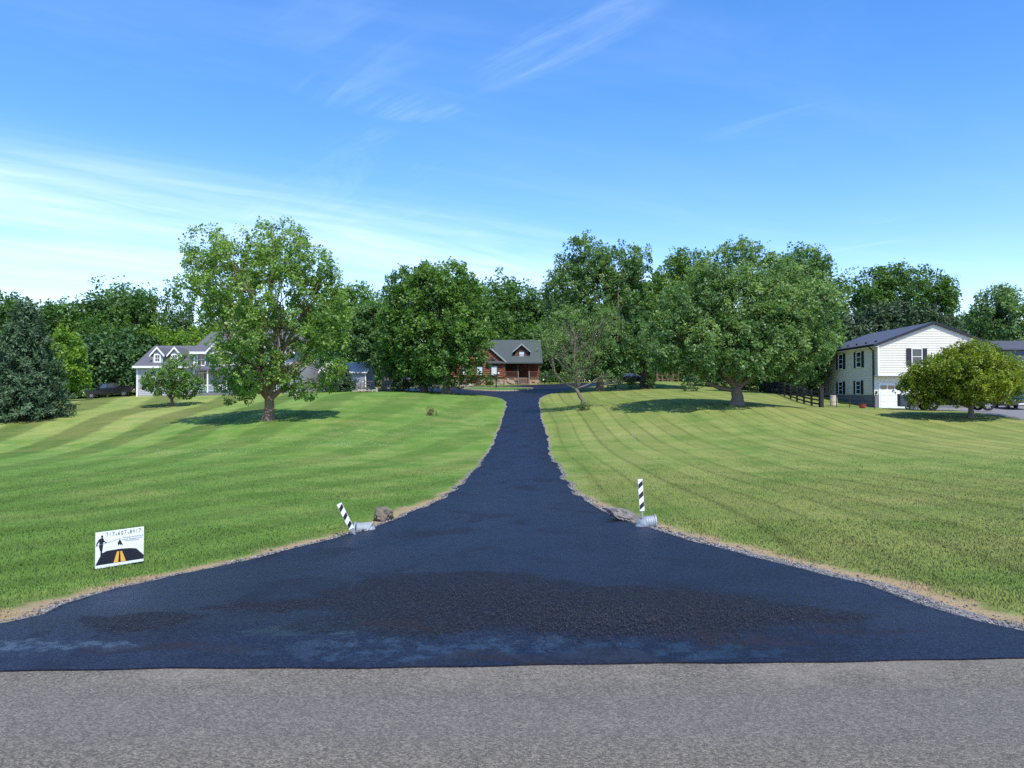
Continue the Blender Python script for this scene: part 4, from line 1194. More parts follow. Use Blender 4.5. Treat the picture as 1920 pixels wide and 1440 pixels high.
while z < ZEV:
    mb.tube([(WX1 - 0.02, -0.2, z + lr), (WX1 - 0.02, 3.1, z + lr)], lr, 8)
    z += lr * 2
mb.build('side_log_wall', MT['log'], lg)
mb = MB(); mb.box(WX0 + 0.1, WX1 - 0.1, 0.16, 8, ZF, ZEV); mb.prism([(WX0 + 0.3, ZEV), (WX1 - 0.3, ZEV), (WM, ZPK - 0.4)], lambda s, t_, w: (s, w, t_), 0.16, 8); mb.build('inner_wall', MT['log_dark'], lg)
gr = gable_roof(lg, WX0 - 0.45, WX1 + 0.45, -0.38, 8.5, ZEV - 0.12, ZPK + 0.1, 'y', 'roof_green', 0.16, 'wing_roof')
mb = MB()
for s in (-1, 1):
    xb = WM + s * ((WX1 - WX0) / 2 + 0.47)
    mb.prism([(WM, ZPK + 0.12), (xb, ZEV - 0.10), (xb, ZEV - 0.36), (WM, ZPK - 0.18)], lambda q, t_, w: (q, w, t_), -0.44, -0.385)
mb.build('bargeboard', mat('sage_trim', (0.30, 0.33, 0.32), 0.6), lg)
# main block, its roof falling towards the porch
MX0, MX1 = -5.5, 4.15
ZPE, ZPR = zl(680, 110), zl(637.5, 116.5)
mb = MB(); mb.prism([(-0.55, ZPE), (6.5, ZPR), (13.2, ZPE), (13.2, ZPE - 0.16), (6.5, ZPR - 0.17), (-0.55, ZPE - 0.16)], lambda s, t_, w: (w, s, t_), WX1 - 2.6, MX1 + 0.35)
mb.build('main_roof', MT['roof_green'], lg)
mb = MB(); mb.prism([(3.0, ZPE - 0.1), (6.5, ZPR - 0.5), (12.5, ZPE)], lambda s, t_, w: (w, s, t_), -2, MX1 - 0.1); mb.box(-2, MX1 - 0.1, 3.0, 12.5, -0.5, ZPE - 0.02); mb.build('main_wall', MT['log_dark'], lg)
mb = MB()
z = ZF + 0.1 + lr
while z < ZPE:
    mb.tube([(WX1, 2.98, z), (MX1, 2.98, z)], lr, 6); z += 2 * lr
mb.build('porch_log_wall', MT['log'], lg)
mb = MB(); mb.box(WX1 + 0.02, MX1 + 0.1, -0.05, 2.8, ZF - 0.12, ZF + 0.02); mb.build('porch_floor', MT['wood_deck'], lg)
mb = MB(); mb.box(WX1 + 0.02, MX1, 0.05, 2.7, -0.8, ZF - 0.125); mb.build('porch_base', MT['stone_wall'], lg)
for x in (-0.95, 0.85, 2.55, 4.1):
    mb = MB(); mb.tube([(x, 0.1, ZF), (x, 0.1, ZPE - 0.1)], 0.085, 8); mb.build('porch_post', MT['dark_green_trim'], lg)
for x0, x1 in ((-0.95, 0.85), (2.55, 4.1)):
    mb = MB(); mb.box(x0, x1, 0.06, 0.14, ZF + 0.86, ZF + 0.94); mb.box(x0, x1, 0.07, 0.13, ZF + 0.14, ZF + 0.2)
    for x in np.arange(x0 + 0.12, x1, 0.13): mb.box(x - 0.02, x + 0.02, 0.085, 0.115, ZF + 0.2, ZF + 0.86)
    mb.build('porch_railing', MT['log_dark'], lg)
for i in range(6):
    mb = MB(); zt = ZF - 0.16 * i - 0.02
    mb.box(0.98, 2.45, -0.30 - 0.28 * i, -0.04 - 0.28 * i, zt - 0.2, zt - 0.1); mb.build('step', MT['wood_deck'], lg)
for x in (0.92, 2.5):
    mb = MB(); mb.tube([(x, 0.0, ZF + 0.9), (x, -1.75, ZF - 0.05)], 0.05, 6); mb.tube([(x, -1.75, ZF - 0.05), (x, -1.75, -0.3)], 0.05, 6)
    mb.tube([(x, -0.02, ZF - 0.1), (x, -1.75, -0.1)], 0.06, 6); mb.build('stair_rail', MT['wood_grey'], lg)
# dormer
DX, DW = 1.45, 1.0
dz0, dz1, dzp = zl(676, 112), zl(657.5, 112), zl(646, 112)
dm = MB(); dm.box(DX - DW, DX + DW, 1.4, 5.5, dz0 - 0.2, dz1); dm.prism([(DX - DW, dz1), (DX + DW, dz1), (DX, dzp - 0.1)], lambda s, t_, w: (s, w, t_), 1.4, 6); dm = dm.build('dormer', MT['log_dark'], lg)
gable_roof(dm, DX - DW - 0.35, DX + DW + 0.35, 1.05, 6.2, dz1 - 0.18, dzp + 0.08, 'y', 'roof_green', 0.12, 'dormer_roof')
mb = MB()
for s in (-1, 1):
    xb = DX + s * (DW + 0.36)
    mb.prism([(DX, dzp + 0.09), (xb, dz1 - 0.17), (xb, dz1 - 0.36), (DX, dzp - 0.13)], lambda q, t_, w: (q, w, t_), 0.98, 1.045)
mb.build('dormer_trim', bpy.data.materials['sage_trim'], dm)
window(lg, (DX, 1.38, zl(671.5, 111.4)), 0.72, 0.98, 'front', 'dark_green_trim', 'blind', grid=(1, 2))
window(lg, (-2.62, -0.16, zl(703, 110)), 0.78, 1.30, 'front', 'dark_green_trim', 'blind', grid=(1, 1), fw=0.14)
window(lg, (-4.75, -0.16, zl(703.5, 110)), 0.78, 1.25, 'front', 'dark_green_trim', 'blind', grid=(1, 1), fw=0.14)
window(lg, (-6.95, -0.16, zl(703.5, 110)), 0.78, 1.25, 'front', 'dark_green_trim', 'blind', grid=(1, 1), fw=0.14)
zt0 = zl(680, 110)
mb = MB(); mb.prism([(-3.15, zt0 - 0.14), (-2.1, zt0 - 0.14), (-2.1, zt0 + 0.05), (-2.75, zt0 + 0.75), (-3.15, zt0 + 0.75)], lambda s, t_, w: (s, w, t_), -0.19, -0.1); tw = mb.build('gable_window', MT['dark_green_trim'], lg)
mb = MB(); mb.prism([(-3.0, zt0 - 0.02), (-2.22, zt0 - 0.02), (-2.85, zt0 + 0.6), (-3.0, zt0 + 0.6)], lambda s, t_, w: (s, w, t_), -0.2, -0.192); mb.build('pane', MT['glass'], tw)
window(lg, (-6.3, 0.06, 0.15), 0.9, 0.45, 'front', 'wood_grey', 'glass', grid=(2, 1))
mb = MB(); mb.box(-5.9, -4.7, 4.5, 5.6, ZPK - 1.2, zl(622, 115)); ch = mb.build('chimney', MT['brick_orange'], lg)
mb = MB(); mb.box(-6.0, -4.6, 4.4, 5.7, zl(622, 115) + 0.002, zl(622, 115) + 0.14); mb.build('chimney_cap', MT['pale_stone'], ch)
mb = MB(); mb.box(0.1, 0.82, 2.72, 2.82, ZF + 0.02, ZF + 2.05); mb.build('front_door', MT['dark_green_trim'], lg)

# ---- grey house with dormers on the left
GZ0 = h1(-42, 90)
gh = empty('grey_house', (0, 90.0, GZ0), label='light grey house with white-trimmed dormers and dark grey roof behind the lone tree', cat='house')
gx_ = lambda px, D=90: P(px, 740, D)[0]
gzz = lambda y, D=90: P(960, y, D)[2] - GZ0
X0, X1 = gx_(256), gx_(372)
E1, R1 = gzz(686), gzz(649.5, 95.2)
mb = MB(); mb.box(X0, X1 + 6, 0, 10.2, -1.0, E1); mb.prism([(0.0, E1), (10.2, E1), (5.1, R1 - 0.15)], lambda s, t_, w: (w, s, t_), X0, X1); mb.build('garage_wall', MT['grey_siding'], gh)
lp = MB(); lap(lp, V3(0, 0.0, 0), V3(1, 0, 0), V3(0, -1, 0), 0, E1 - 0.1, lambda z: (X0 + 0.1, X1)); lp.build('siding', MT['grey_siding'], gh)
gable_roof(gh, X0 - 0.3, X1 + 1.0, -0.45, 10.6, E1 - 0.05, R1 + 0.08, 'x', 'roof_grey', 0.14, 'garage_roof')
mb = MB(); mb.box(X0 - 0.32, X1, -0.52, -0.44, E1 - 0.28, E1 - 0.03); mb.box(X0 - 0.02, X0 + 0.14, -0.035, 0.1, -0.3, E1 - 0.28); mb.box(X0 - 0.04, X0 - 0.005, -0.02, 0.12, -0.3, E1 - 0.28); mb.build('white_trim', MT['white_paint'], gh)
for pxc in (295.5, 328):
    dx = gx_(pxc, 90.6); s = 90.6 / FPX
    w2 = 9.5 * s; zb, ze, zp = gzz(681, 90.6), gzz(664, 90.6), gzz(652.5, 90.6)
    dmb = MB(); dmb.box(dx - w2, dx + w2, 0.55, 4.6, zb - 0.5, ze); dmb.prism([(dx - w2, ze), (dx + w2, ze), (dx, zp)], lambda q, t_, w: (q, w, t_), 0.55, 4.6); dmo = dmb.build('dormer', MT['grey_siding'], gh)
    gable_roof(dmo, dx - w2 - 0.28, dx + w2 + 0.28, 0.32, 4.9, ze - 0.17, zp + 0.12, 'y', 'roof_grey', 0.08, 'dormer_roof')
    mb = MB()
    for q_ in (-1, 1):
        xb = dx + q_ * (w2 + 0.30)
        mb.prism([(dx, zp + 0.16), (xb, ze - 0.15), (xb, ze - 0.38), (dx, zp - 0.12)], lambda q, t_, w: (q, w, t_), 0.24, 0.315)
    mb.build('dormer_trim', MT['white_paint'], dmo)
    window(gh, (dx, 0.54, gzz(677.5, 90.6)), 0.52, 0.74, 'front', 'white_paint', 'glass', grid=(2, 2), fw=0.16)
# main two-storey block
A0, A1 = gx_(360, 87), gx_(548, 87)
E2, R2 = gzz(659, 87), gzz(622, 93)
mb = MB(); mb.box(A0, A1, -2.6, 9.4, -1.0, E2); mb.prism([(-2.6, E2), (9.4, E2), (3.4, R2 - 0.15)], lambda s, t_, w: (w, s, t_), A0, A1); mb.build('house_wall', MT['grey_siding'], gh)
gable_roof(gh, A0 - 0.3, A1 + 0.3, -3.1, 9.9, E2 - 0.05, R2 + 0.08, 'x', 'roof_grey', 0.16, 'house_roof')
mb = MB(); mb.box(A0 - 0.3, A1 + 0.3, -3.18, -3.09, E2 - 0.3, E2 - 0.03); mb.box(A0 - 0.02, A0 + 0.16, -2.64, -2.5, -0.3, E2 - 0.3); mb.build('eave_trim', MT['white_paint'], gh)
for pxc in (405, 490):
    cx = gx_(pxc, 86.5); s = 86.5 / FPX; w2 = 15 * s
    zp, ze = gzz(643, 86.5), gzz(658, 86.5)
    mb = MB(); mb.box(cx - w2, cx + w2, -3.4, -2.5, 0, ze); mb.prism([(cx - w2, ze), (cx + w2, ze), (cx, zp)], lambda q, t_, w: (q, w, t_), -3.4, 1.5); gb = mb.build('front_gable', MT['grey_siding'], gh)
    gable_roof(gb, cx - w2 - 0.3, cx + w2 + 0.3, -3.7, 1.8, ze - 0.2, zp + 0.12, 'y', 'roof_grey', 0.08, 'gable_roof')
    mb = MB()
    for q_ in (-1, 1):
        xb = cx + q_ * (w2 + 0.32)
        mb.prism([(cx, zp + 0.16), (xb, ze - 0.17), (xb, ze - 0.42), (cx, zp - 0.14)], lambda q, t_, w: (q, w, t_), -3.78, -3.705)
    mb.build('gable_trim', MT['white_paint'], gb)
    window(gh, (cx, -3.41, gzz(683, 86.5)), 1.0, 1.25, 'front', 'white_paint', 'glass', grid=(2, 2), fw=0.16)
    am = MB(); nn = 10
    pts_o = [(cx + 0.62 * math.cos(math.pi * k / nn), gzz(660, 86.5) + 0.62 * math.sin(math.pi * k / nn)) for k in range(nn + 1)]
    am.prism(pts_o, lambda q, t_, w: (q, w, t_), -3.46, -3.405); ao = am.build('arched_window', MT['white_paint'], gh)
    am = MB(); am.prism([(cx + (a_ - cx) * 0.72, gzz(660, 86.5) + 0.06 + (b__ - gzz(660, 86.5)) * 0.72) for a_, b__ in pts_o], lambda q, t_, w: (q, w, t_), -3.475, -3.462); am.build('pane', MT['glass'], ao)
for pxc in (375, 448, 525):
    window(gh, (gx_(pxc, 87), -2.61, gzz(684, 87)), 0.8, 1.3, 'front', 'white_paint', 'glass', grid=(2, 2), fw=0.14)
for pxc in (380, 448, 520):
    window(gh, (gx_(pxc, 87), -2.61, gzz(722, 87)), 0.9, 1.4, 'front', 'white_paint', 'glass', grid=(2, 2), fw=0.14)
mb = MB(); mb.box(A0 + 0.3, A1 - 0.3, -4.9, -4.84, 1.1, 1.18); mb.box(A0 + 0.3, A1 - 0.3, -4.9, -4.84, 0.45, 0.5)
for x in np.arange(A0 + 0.3, A1 - 0.3, 0.22): mb.box(x, x + 0.05, -4.89, -4.85, 0.5, 1.1)
mb.build('porch_railing', MT['white_paint'], gh)
mb = MB(); mb.box(A0 + 0.2, A1 - 0.2, -5.0, -2.62, -1.0, 0.3); mb.build('porch_floor', MT['block'], gh)
mb = MB(); mb.prism([(-5.2, 3.0), (-2.62, 3.45), (-2.62, 3.3), (-5.2, 2.8)], lambda s, t_, w: (w, s, t_), A0, A1); mb.build('porch_roof', MT['roof_grey'], gh)
for x in np.linspace(A0 + 0.4, A1 - 0.4, 6):
    mb = MB(); mb.box(x - 0.07, x + 0.07, -4.95, -4.81, 0.3, 2.85); mb.build('porch_post', MT['white_paint'], gh)

# ---- metal shed left of the rail fence
SZ = h1(-20.5, 95)
shd = empty('shed', (0, 95, SZ), label='small blue-grey metal shed with pale roof beside the rail fence', cat='shed')
sx0, sx1 = P(600, 720, 95)[0], P(686, 720, 95)[0]
se, sr_ = P(0, 698, 95)[2] - SZ, P(0, 679.5, 98)[2] - SZ
mb = MB(); mb.box(sx0, sx1, 0, 6, -0.8, se); mb.prism([(0, se), (6, se), (3, sr_ - 0.1)], lambda s, t_, w: (w, s, t_), sx0, sx1); mb.build('wall', MT['shed_metal'], shd)
mb = MB()
for x in np.arange(sx0 + 0.1, sx1 - 0.1, 0.3): mb.box(x, x + 0.05, -0.03, 0.004, -0.2, se - 0.05)
mb.build('wall_rib', MT['shed_metal'], shd)
gable_roof(shd, sx0 - 0.2, sx1 + 0.25, -0.3, 6.3, se - 0.05, sr_ + 0.05, 'x', 'shed_roof', 0.07)
mb = MB(); mb.box(sx1 - 0.1, sx1 + 0.02, -0.045, 0.08, -0.2, se - 0.1); mb.box(sx1 - 0.42, sx1 - 0.12, -0.06, 0.0, 0.95, 1.1); mb.build('corner_trim', MT['white_paint'], shd)
# ---- low dark outbuilding behind the fence
OZ = h1(-12.5, 103)
ob = empty('outbuilding', (0, 103, OZ), label='low dark grey outbuilding behind the rail fence under the maples', cat='shed')
x0, x1 = P(752, 720, 103)[0], P(812, 720, 103)[0]
mb = MB(); mb.box(x0, x1, 0, 4, -0.6, 0.75); mb.build('wall', MT['roof_grey'], ob)
gable_roof(ob, x0 - 0.15, x1 + 0.15, -0.25, 4.2, 0.72, 1.35, 'x', 'roof_blue', 0.08)
# ---- houses beyond
def plain_house(name, label, px0, px1, D, depth, ytop, yeave, wall, roof, axis, rough=None):
    z0 = h1(P((px0 + px1) / 2, 740, D)[0], D)
    r = empty(name, (0, D, z0), label=label, cat='house')
    x0, x1 = P(px0, 740, D)[0], P(px1, 740, D)[0]
    ze = P(0, yeave, D)[2] - z0; zr = P(0, ytop, D + (depth / 2 if axis == 'x' else 0))[2] - z0
    mb = MB(); mb.box(x0, x1, 0, depth, -1, ze)
    if axis == 'x': mb.prism([(0, ze), (depth, ze), (depth / 2, zr - 0.1)], lambda s, t_, w: (w, s, t_), x0, x1)
    else: mb.prism([(x0, ze), (x1, ze), ((x0 + x1) / 2, zr - 0.1)], lambda s, t_, w: (s, w, t_), 0, depth)
    mb.build('wall', MT[wall], r)
    gable_roof(r, x0 - 0.4, x1 + 0.4, -0.4, depth + 0.4, ze - 0.05, zr + 0.08, axis, roof, 0.15)
    for k in range(3):
        x = x0 + (x1 - x0) * (k + 0.5) / 3
        window(r, (x, -0.005, ze * 0.55), 0.9, 1.2, 'front', 'white_paint', 'glass')
    return r, x0, x1, ze, zr
plain_house('blue_house', 'house with slate-blue walls and grey roof beyond the parked green car', 1882, 2100, 88, 9, 640, 653, 'blue_wall', 'roof_blue', 'x')
r_, x0, x1, ze, zr = plain_house('brown_house', 'distant brown-roofed house peeking over the white house roof', 1780, 1826, 150, 8, 611, 624, 'siding', 'roof_brown', 'x')
mb = MB(); mb.prism([(x1 - 1.6, ze - 0.3), (x1 - 0.1, ze - 0.3), (x1 - 0.85, ze + 0.75)], lambda s, t_, w: (s, w, t_), -0.6, 1.0); mb.build('white_gable', MT['white_paint'], r_)
# ------------------------------------------------------------------ vehicles
MT['car_black'] = mat('car_black', (0.008, 0.009, 0.013), 0.32, 0, coat=0.15, spec=0.35)
MT['car_green'] = mat('car_green', (0.018, 0.036, 0.034), 0.25, 0, coat=0.6)
MT['tyre'] = mat('tyre', (0.015, 0.015, 0.016), 0.9)
MT['rim'] = mat('rim', (0.35, 0.35, 0.37), 0.35, metallic=0.8)
MT['chrome'] = mat('chrome', (0.6, 0.6, 0.62), 0.2, metallic=1.0)
MT['red_lens'] = mat('red_lens', (0.28, 0.012, 0.015), 0.2)
MT['lamp_lens'] = mat('lamp_lens', (0.6, 0.62, 0.65), 0.15)
MT['car_glass'] = mat('car_glass', (0.05, 0.06, 0.075), 0.05, spec=0.9)

def wheel(parent, x, y, r, w=0.24):
    s = 1 if y > 0 else -1
    prof = [(r * 0.62, -w / 2), (r * 0.93, -w / 2), (r, -w * 0.36), (r, w * 0.36), (r * 0.93, w / 2), (r * 0.62, w / 2)]
    n = 20
    mb = MB(); b0 = len(mb.v)
    for i in range(n):
        a = 2 * math.pi * i / n
        for rr, yy in prof: mb.v.append((x + rr * math.cos(a), y + yy, r + rr * math.sin(a)))
    k = len(prof)
    for i in range(n):
        j = (i + 1) % n
        for q in range(k): mb.f.append((i * k + q, i * k + (q + 1) % k, j * k + (q + 1) % k, j * k + q))
    ty = mb.build('wheel', MT['tyre'], parent, smooth=False)
    mb = MB()
    mb.tube([(x, y - w * 0.3, r), (x, y + w * 0.3, r)], r * 0.2, 10)
    for i in range(6):
        a = 2 * math.pi * i / 6
        c_, s_ = math.cos(a), math.sin(a)
        p0, p1 = V3(x + c_ * r * .12, y + s * w * 0.36, r + s_ * r * .12), V3(x + c_ * r * .64, y + s * w * 0.36, r + s_ * r * .64)
        t_ = V3(-s_, 0, c_) * r * 0.09; d_ = V3(0, s * 0.03, 0)
        mb.hexa([tuple(p0 - t_), tuple(p0 + t_), tuple(p0 + t_ + d_), tuple(p0 - t_ + d_)], [tuple(p1 - t_), tuple(p1 + t_), tuple(p1 + t_ + d_), tuple(p1 - t_ + d_)])
    mb.build('rim', MT['rim'], ty)

def loft_body(sections, name, material, parent, bevel=0.03):
    """sections: list of (x, half_width, z_low, z_high)"""
    mb = MB()
    for x, w, z0, z1 in sections:
        c = min(0.09, (z1 - z0) * 0.25)
        ring = [(-w, z0 + c), (-w + c * 0.6, z0), (w - c * 0.6, z0), (w, z0 + c), (w * 1.0, z1 - c * 1.2), (w - c, z1), (-w + c, z1), (-w, z1 - c * 1.2)]
        for y, z in ring: mb.v.append((x, y, z))
    n = 8
    for i in range(len(sections) - 1):
        for k in range(n):
            mb.f.append((i * n + k, i * n + (k + 1) % n, (i + 1) * n + (k + 1) % n, (i + 1) * n + k))
    mb.f.append(tuple(range(n))[::-1]); mb.f.append(tuple((len(sections) - 1) * n + k for k in range(n)))
    return mb.build(name, MT[material], parent)

def greenhouse(parent, xb0, xt0, xt1, xb1, wb, wt, z0, z1, paint, pillars):
    """cab: tapered glasshouse with roof; x from front (small) to rear"""
    mb = MB(); mb.hexa([(xb0, -wb, z0), (xb1, -wb, z0), (xb1, wb, z0), (xb0, wb, z0)], [(xt0, -wt, z1), (xt1, -wt, z1), (xt1, wt, z1), (xt0, wt, z1)])
    cab = mb.build('cabin', MT[paint], parent, bevel=0.04)
    def on(u, v, s):                                        # side surface point, u along, v up
        x = (xb0 + (xb1 - xb0) * u) * (1 - v) + (xt0 + (xt1 - xt0) * u) * v
        return (x, s * ((wb * (1 - v) + wt * v) + 0.006), z0 + (z1 - z0) * v)
    for s in (-1, 1):
        for u0, u1 in pillars:
            q = [on(u0, 0.1, s), on(u1, 0.1, s), on(u1, 0.86, s), on(u0, 0.86, s)]
            MB().quad(*(q if s < 0 else q[::-1])).build('side_window', MT['car_glass'], cab)
    f = lambda xb, xt, v, y: (xb * (1 - v) + xt * v, y, z0 + (z1 - z0) * v)
    e = 0.008
    MB().quad(f(xb0 - e, xt0 - e, 0.1, wb * .88), f(xb0 - e, xt0 - e, 0.1, -wb * .88), f(xb0 - e, xt0 - e, 0.88, -wt * .9), f(xb0 - e, xt0 - e, 0.88, wt * .9)).build('windscreen', MT['car_glass'], cab)
    MB().quad(f(xb1 + e, xt1 + e, 0.12, -wb * .84), f(xb1 + e, xt1 + e, 0.12, wb * .84), f(xb1 + e, xt1 + e, 0.86, wt * .86), f(xb1 + e, xt1 + e, 0.86, -wt * .86)).build('rear_window', MT['car_glass'], cab)
    return cab

def pickup(name, label, loc, rz, tilt=0.0):
    """front of the truck at -x, tail at +x"""
    r = empty(name, loc, rz, label, 'pickup truck')
    r.rotation_euler = (0, tilt, rz)
    loft_body([(-2.85, 0.80, 0.55, 0.95), (-2.75, 0.93, 0.45, 1.08), (-1.35, 0.98, 0.42, 1.16), (-1.2, 0.98, 0.42, 1.18), (1.0, 0.98, 0.42, 1.18), (1.05, 0.985, 0.42, 1.24), (2.75, 0.97, 0.45, 1.26), (2.82, 0.94, 0.55, 1.24)], 'body', 'car_black', r)
    greenhouse(r, -1.45, -0.75, 0.72, 0.92, 0.92, 0.74, 1.17, 1.86, 'car_black', [(0.16, 0.54), (0.58, 0.93)])
    mb = MB()
    for y0, y1 in ((-0.96, -0.86), (0.86, 0.96)): mb.box(1.0, 2.80, y0, y1, 1.24, 1.32)
    mb.box(2.72, 2.80, -0.858, 0.858, 1.24, 1.32); mb.build('bed_rail', MT['car_black'], r)
    mb = MB(); mb.box(1.06, 2.72, -0.84, 0.84, 1.262, 1.268); mb.build('bed_cover', MT['tyre'], r)
    for x in (-1.95, 1.85):
        for y in (-0.86, 0.86): wheel(r, x, y, 0.40)
    mb = MB(); mb.box(2.84, 3.0, -0.95, 0.95, 0.5, 0.68); mb.build('bumper', MT['chrome'], r, bevel=0.02)
    mb = MB(); mb.box(-3.0, -2.84, -0.92, 0.92, 0.45, 0.66); mb.build('front_bumper', MT['chrome'], r, bevel=0.02)
    for y in (-0.87, 0.87):
        mb = MB(); mb.box(2.80, 2.85, y - 0.1, y + 0.1, 0.78, 1.16); mb.build('tail_light', MT['red_lens'], r)
        mb = MB(); mb.box(-2.86, -2.74, y - 0.14, y + 0.08, 0.78, 0.96); mb.build('headlight', MT['lamp_lens'], r)
        mb = MB(); mb.box(-1.15, -0.95, y * 1.2 - 0.1, y * 1.2 + 0.1, 1.2, 1.38); mb.build('wing_mirror', MT['car_black'], r)
    mb = MB(); mb.box(2.825, 2.86, -0.18, 0.18, 0.72, 0.88); mb.build('number_plate', MT['white_paint'], r)
    return r

def car(name, label, loc, rz, paint):
    r = empty(name, loc, rz, label, 'car')
    loft_body([(-2.2, 0.66, 0.42, 0.66), (-2.1, 0.82, 0.30, 0.78), (-1.1, 0.89, 0.26, 0.92), (1.5, 0.89, 0.26, 0.97), (2.05, 0.84, 0.32, 0.94), (2.15, 0.74, 0.45, 0.88)], 'body', paint, r)
    greenhouse(r, -1.25, -0.45, 1.05, 1.75, 0.83, 0.62, 0.93, 1.43, paint, [(0.2, 0.5), (0.54, 0.82)])
    for x in (-1.4, 1.35):
        for y in (-0.78, 0.78): wheel(r, x, y, 0.32, 0.2)
    mb = MB(); mb.box(-2.26, -2.16, -0.72, 0.72, 0.34, 0.52); mb.build('front_bumper', MT[paint], r, bevel=0.02)
    mb = MB(); mb.box(2.11, 2.21, -0.72, 0.72, 0.36, 0.54); mb.build('bumper', MT[paint], r, bevel=0.02)
    mb = MB(); mb.box(-2.28, -2.262, -0.26, 0.26, 0.36, 0.50); mb.build('number_plate', MT['white_paint'], r)
    for y in (-0.6, 0.6):
        mb = MB(); mb.box(-2.17, -2.1, y - 0.15, y + 0.15, 0.60, 0.72); mb.build('headlight', MT['lamp_lens'], r)
        mb = MB(); mb.box(2.1, 2.15, y - 0.15, y + 0.15, 0.66, 0.8); mb.build('tail_light', MT['red_lens'], r)
        mb = MB(); mb.box(-0.95, -0.8, y * 1.6 - 0.08, y * 1.6 + 0.08, 0.92, 1.04); mb.build('wing_mirror', MT[paint], r)
    return r

xt = P(212, 740, 96)[0]
pickup('pickup_truck', 'black pickup truck parked beside the grey house at the edge of the wood', (xt, 95.5, h1(xt, 95.5) - 0.0), R(10), R(-5))
xt = P(1800, 760, 56)[0]
pickup('pickup_truck', 'dark pickup truck parked under the yellow-green tree by the white house', (xt, 56.5, h1(xt, 56.5) + 0.03), R(-10))
xt = P(1184, 715, 100)[0]
car('parked_car', 'black car parked on the grass under the dark maple', (xt, 100, h1(xt, 100)), R(172), 'car_black')
xt = P(1897, 757, 66)[0]
car('parked_car', 'dark green car with pale number plate on the grey parking area', (xt, 66, h1(xt, 66) + 0.03), R(75), 'car_green')
xt = P(1876, 758, 63)[0]

# grey box trailer by the garage door
MT['pale_metal'] = mat('pale_metal', (0.33, 0.38, 0.42), 0.5, 0.12, 3)
MT['dark_metal'] = mat('dark_metal', (0.05, 0.055, 0.065), 0.6, 0.2, 3)
xt = P(1704, 765, 64)[0]
tr = empty('box_trailer', (xt, 64, h1(xt, 64) + 0.03), R(-14), 'grey slat-sided box trailer beside the garage door', 'trailer')
mb = MB(); mb.box(-0.7, 0.7, -0.45, 0.5, 0.38, 1.32); mb.build('box', MT['pale_metal'], tr, bevel=0.02)
for i in range(5):
    mb = MB(); mb.box(-0.74, 0.02, -0.5, -0.455, 0.42 + i * 0.18, 0.52 + i * 0.18); mb.build('slat', MT['dark_metal'], tr)
mb = MB(); mb.box(-0.78, -0.702, -0.5, 0.5, 0.36, 1.36); mb.build('end_panel', MT['dark_metal'], tr)
mb = MB(); mb.box(-0.75, 0.75, -0.48, 0.52, 0.28, 0.379); mb.build('chassis', MT['dark_metal'], tr)
mb = MB(); mb.tube([(0.72, 0, 0.34), (1.35, 0, 0.36)], 0.04, 6); mb.build('drawbar', MT['dark_metal'], tr)
for y in (-0.5, 0.56): wheel(tr, 0.1, y, 0.26, 0.14)

# ------------------------------------------------------------------ fences
MT['fence_black'] = mat('fence_black', (0.018, 0.017, 0.02), 0.8, 0.2, 3)
MT['fence_wood'] = mat('fence_wood', (0.16, 0.125, 0.10), 0.95, 0.25, 4)
MT['fence_red'] = mat('fence_red', (0.21, 0.10, 0.075), 0.9, 0.25, 4)
def rail_fence(name, label, A, B, n, heights, postr, railh, material, round_rail=False, posth=1.25, board=0.03, cat='fence'):
    A, B = np.array(A, float), np.array(B, float)
    z0 = h1(*A)
    r = empty(name, (A[0], A[1], z0), label=label, cat=cat)
    pts = [A + (B - A) * i / n for i in range(n + 1)]
    loc = [np.array((p[0] - A[0], p[1] - A[1], h1(*p) - z0)) for p in pts]
    for p in loc:
        mb = MB(); mb.box(p[0] - postr, p[0] + postr, p[1] - postr, p[1] + postr, p[2] - 0.3, p[2] + posth); mb.build('post', MT[material], r)
    d = unit(B - A); nn = np.array((-d[1], d[0], 0)) * -1
    if nn[1] > 0: nn = -nn
    for i in range(n):
        for hgt in heights:
            mb = MB()
            a, c = loc[i] + (0, 0, hgt), loc[i + 1] + (0, 0, hgt)
            if round_rail: mb.tube([tuple(a), tuple(c)], railh / 2, 6)
            else:
                o = nn * (postr + 0.002); w = nn * board; u = np.array((0, 0, railh / 2))
                mb.hexa([tuple(a + o - u), tuple(c + o - u), tuple(c + o + w - u), tuple(a + o + w - u)], [tuple(a + o + u), tuple(c + o + u), tuple(c + o + w + u), tuple(a + o + w + u)])
            mb.build('rail', MT[material], r)
    return r
f0 = P(1537, 762, 61.5); f1 = P(1425, 735, 88)
rail_fence('board_fence', 'black four-board fence running back from the white house to the maples', f0[:2], f1[:2], 10, (0.22, 0.55, 0.88, 1.2), 0.07, 0.14, 'fence_black', posth=1.4)
mb = MB()
gp = empty('gate_post', (f0[0] + 0.06, f0[1] - 0.22, h1(f0[0], f0[1])), label='tall thick black post at the near end of the board fence', cat='post')
mb.box(-0.13, 0.13, -0.13, 0.13, -0.2, 1.62); mb.build('shaft', MT['fence_black'], gp); mb = MB(); mb.box(-0.16, 0.16, -0.16, 0.16, 1.622, 1.68); mb.build('cap', MT['fence_black'], gp)
f1 = P(1640, 760, 66.5)
pen = rail_fence('wire_pen', 'thin black tubular pen fence in front of the white house', (f0[0] + 0.25, f0[1]), f1[:2], 4, (0.10, 0.45, 0.8, 1.12), 0.028, 0.03, 'fence_black', True, 1.15)
rail_fence('rail_fence', 'weathered split-rail fence in front of the grey shed and maples', P(683, 728, 90)[:2], P(826, 727, 92)[:2], 4, (0.35, 0.72, 1.05), 0.07, 0.09, 'fence_wood', True, 1.3)
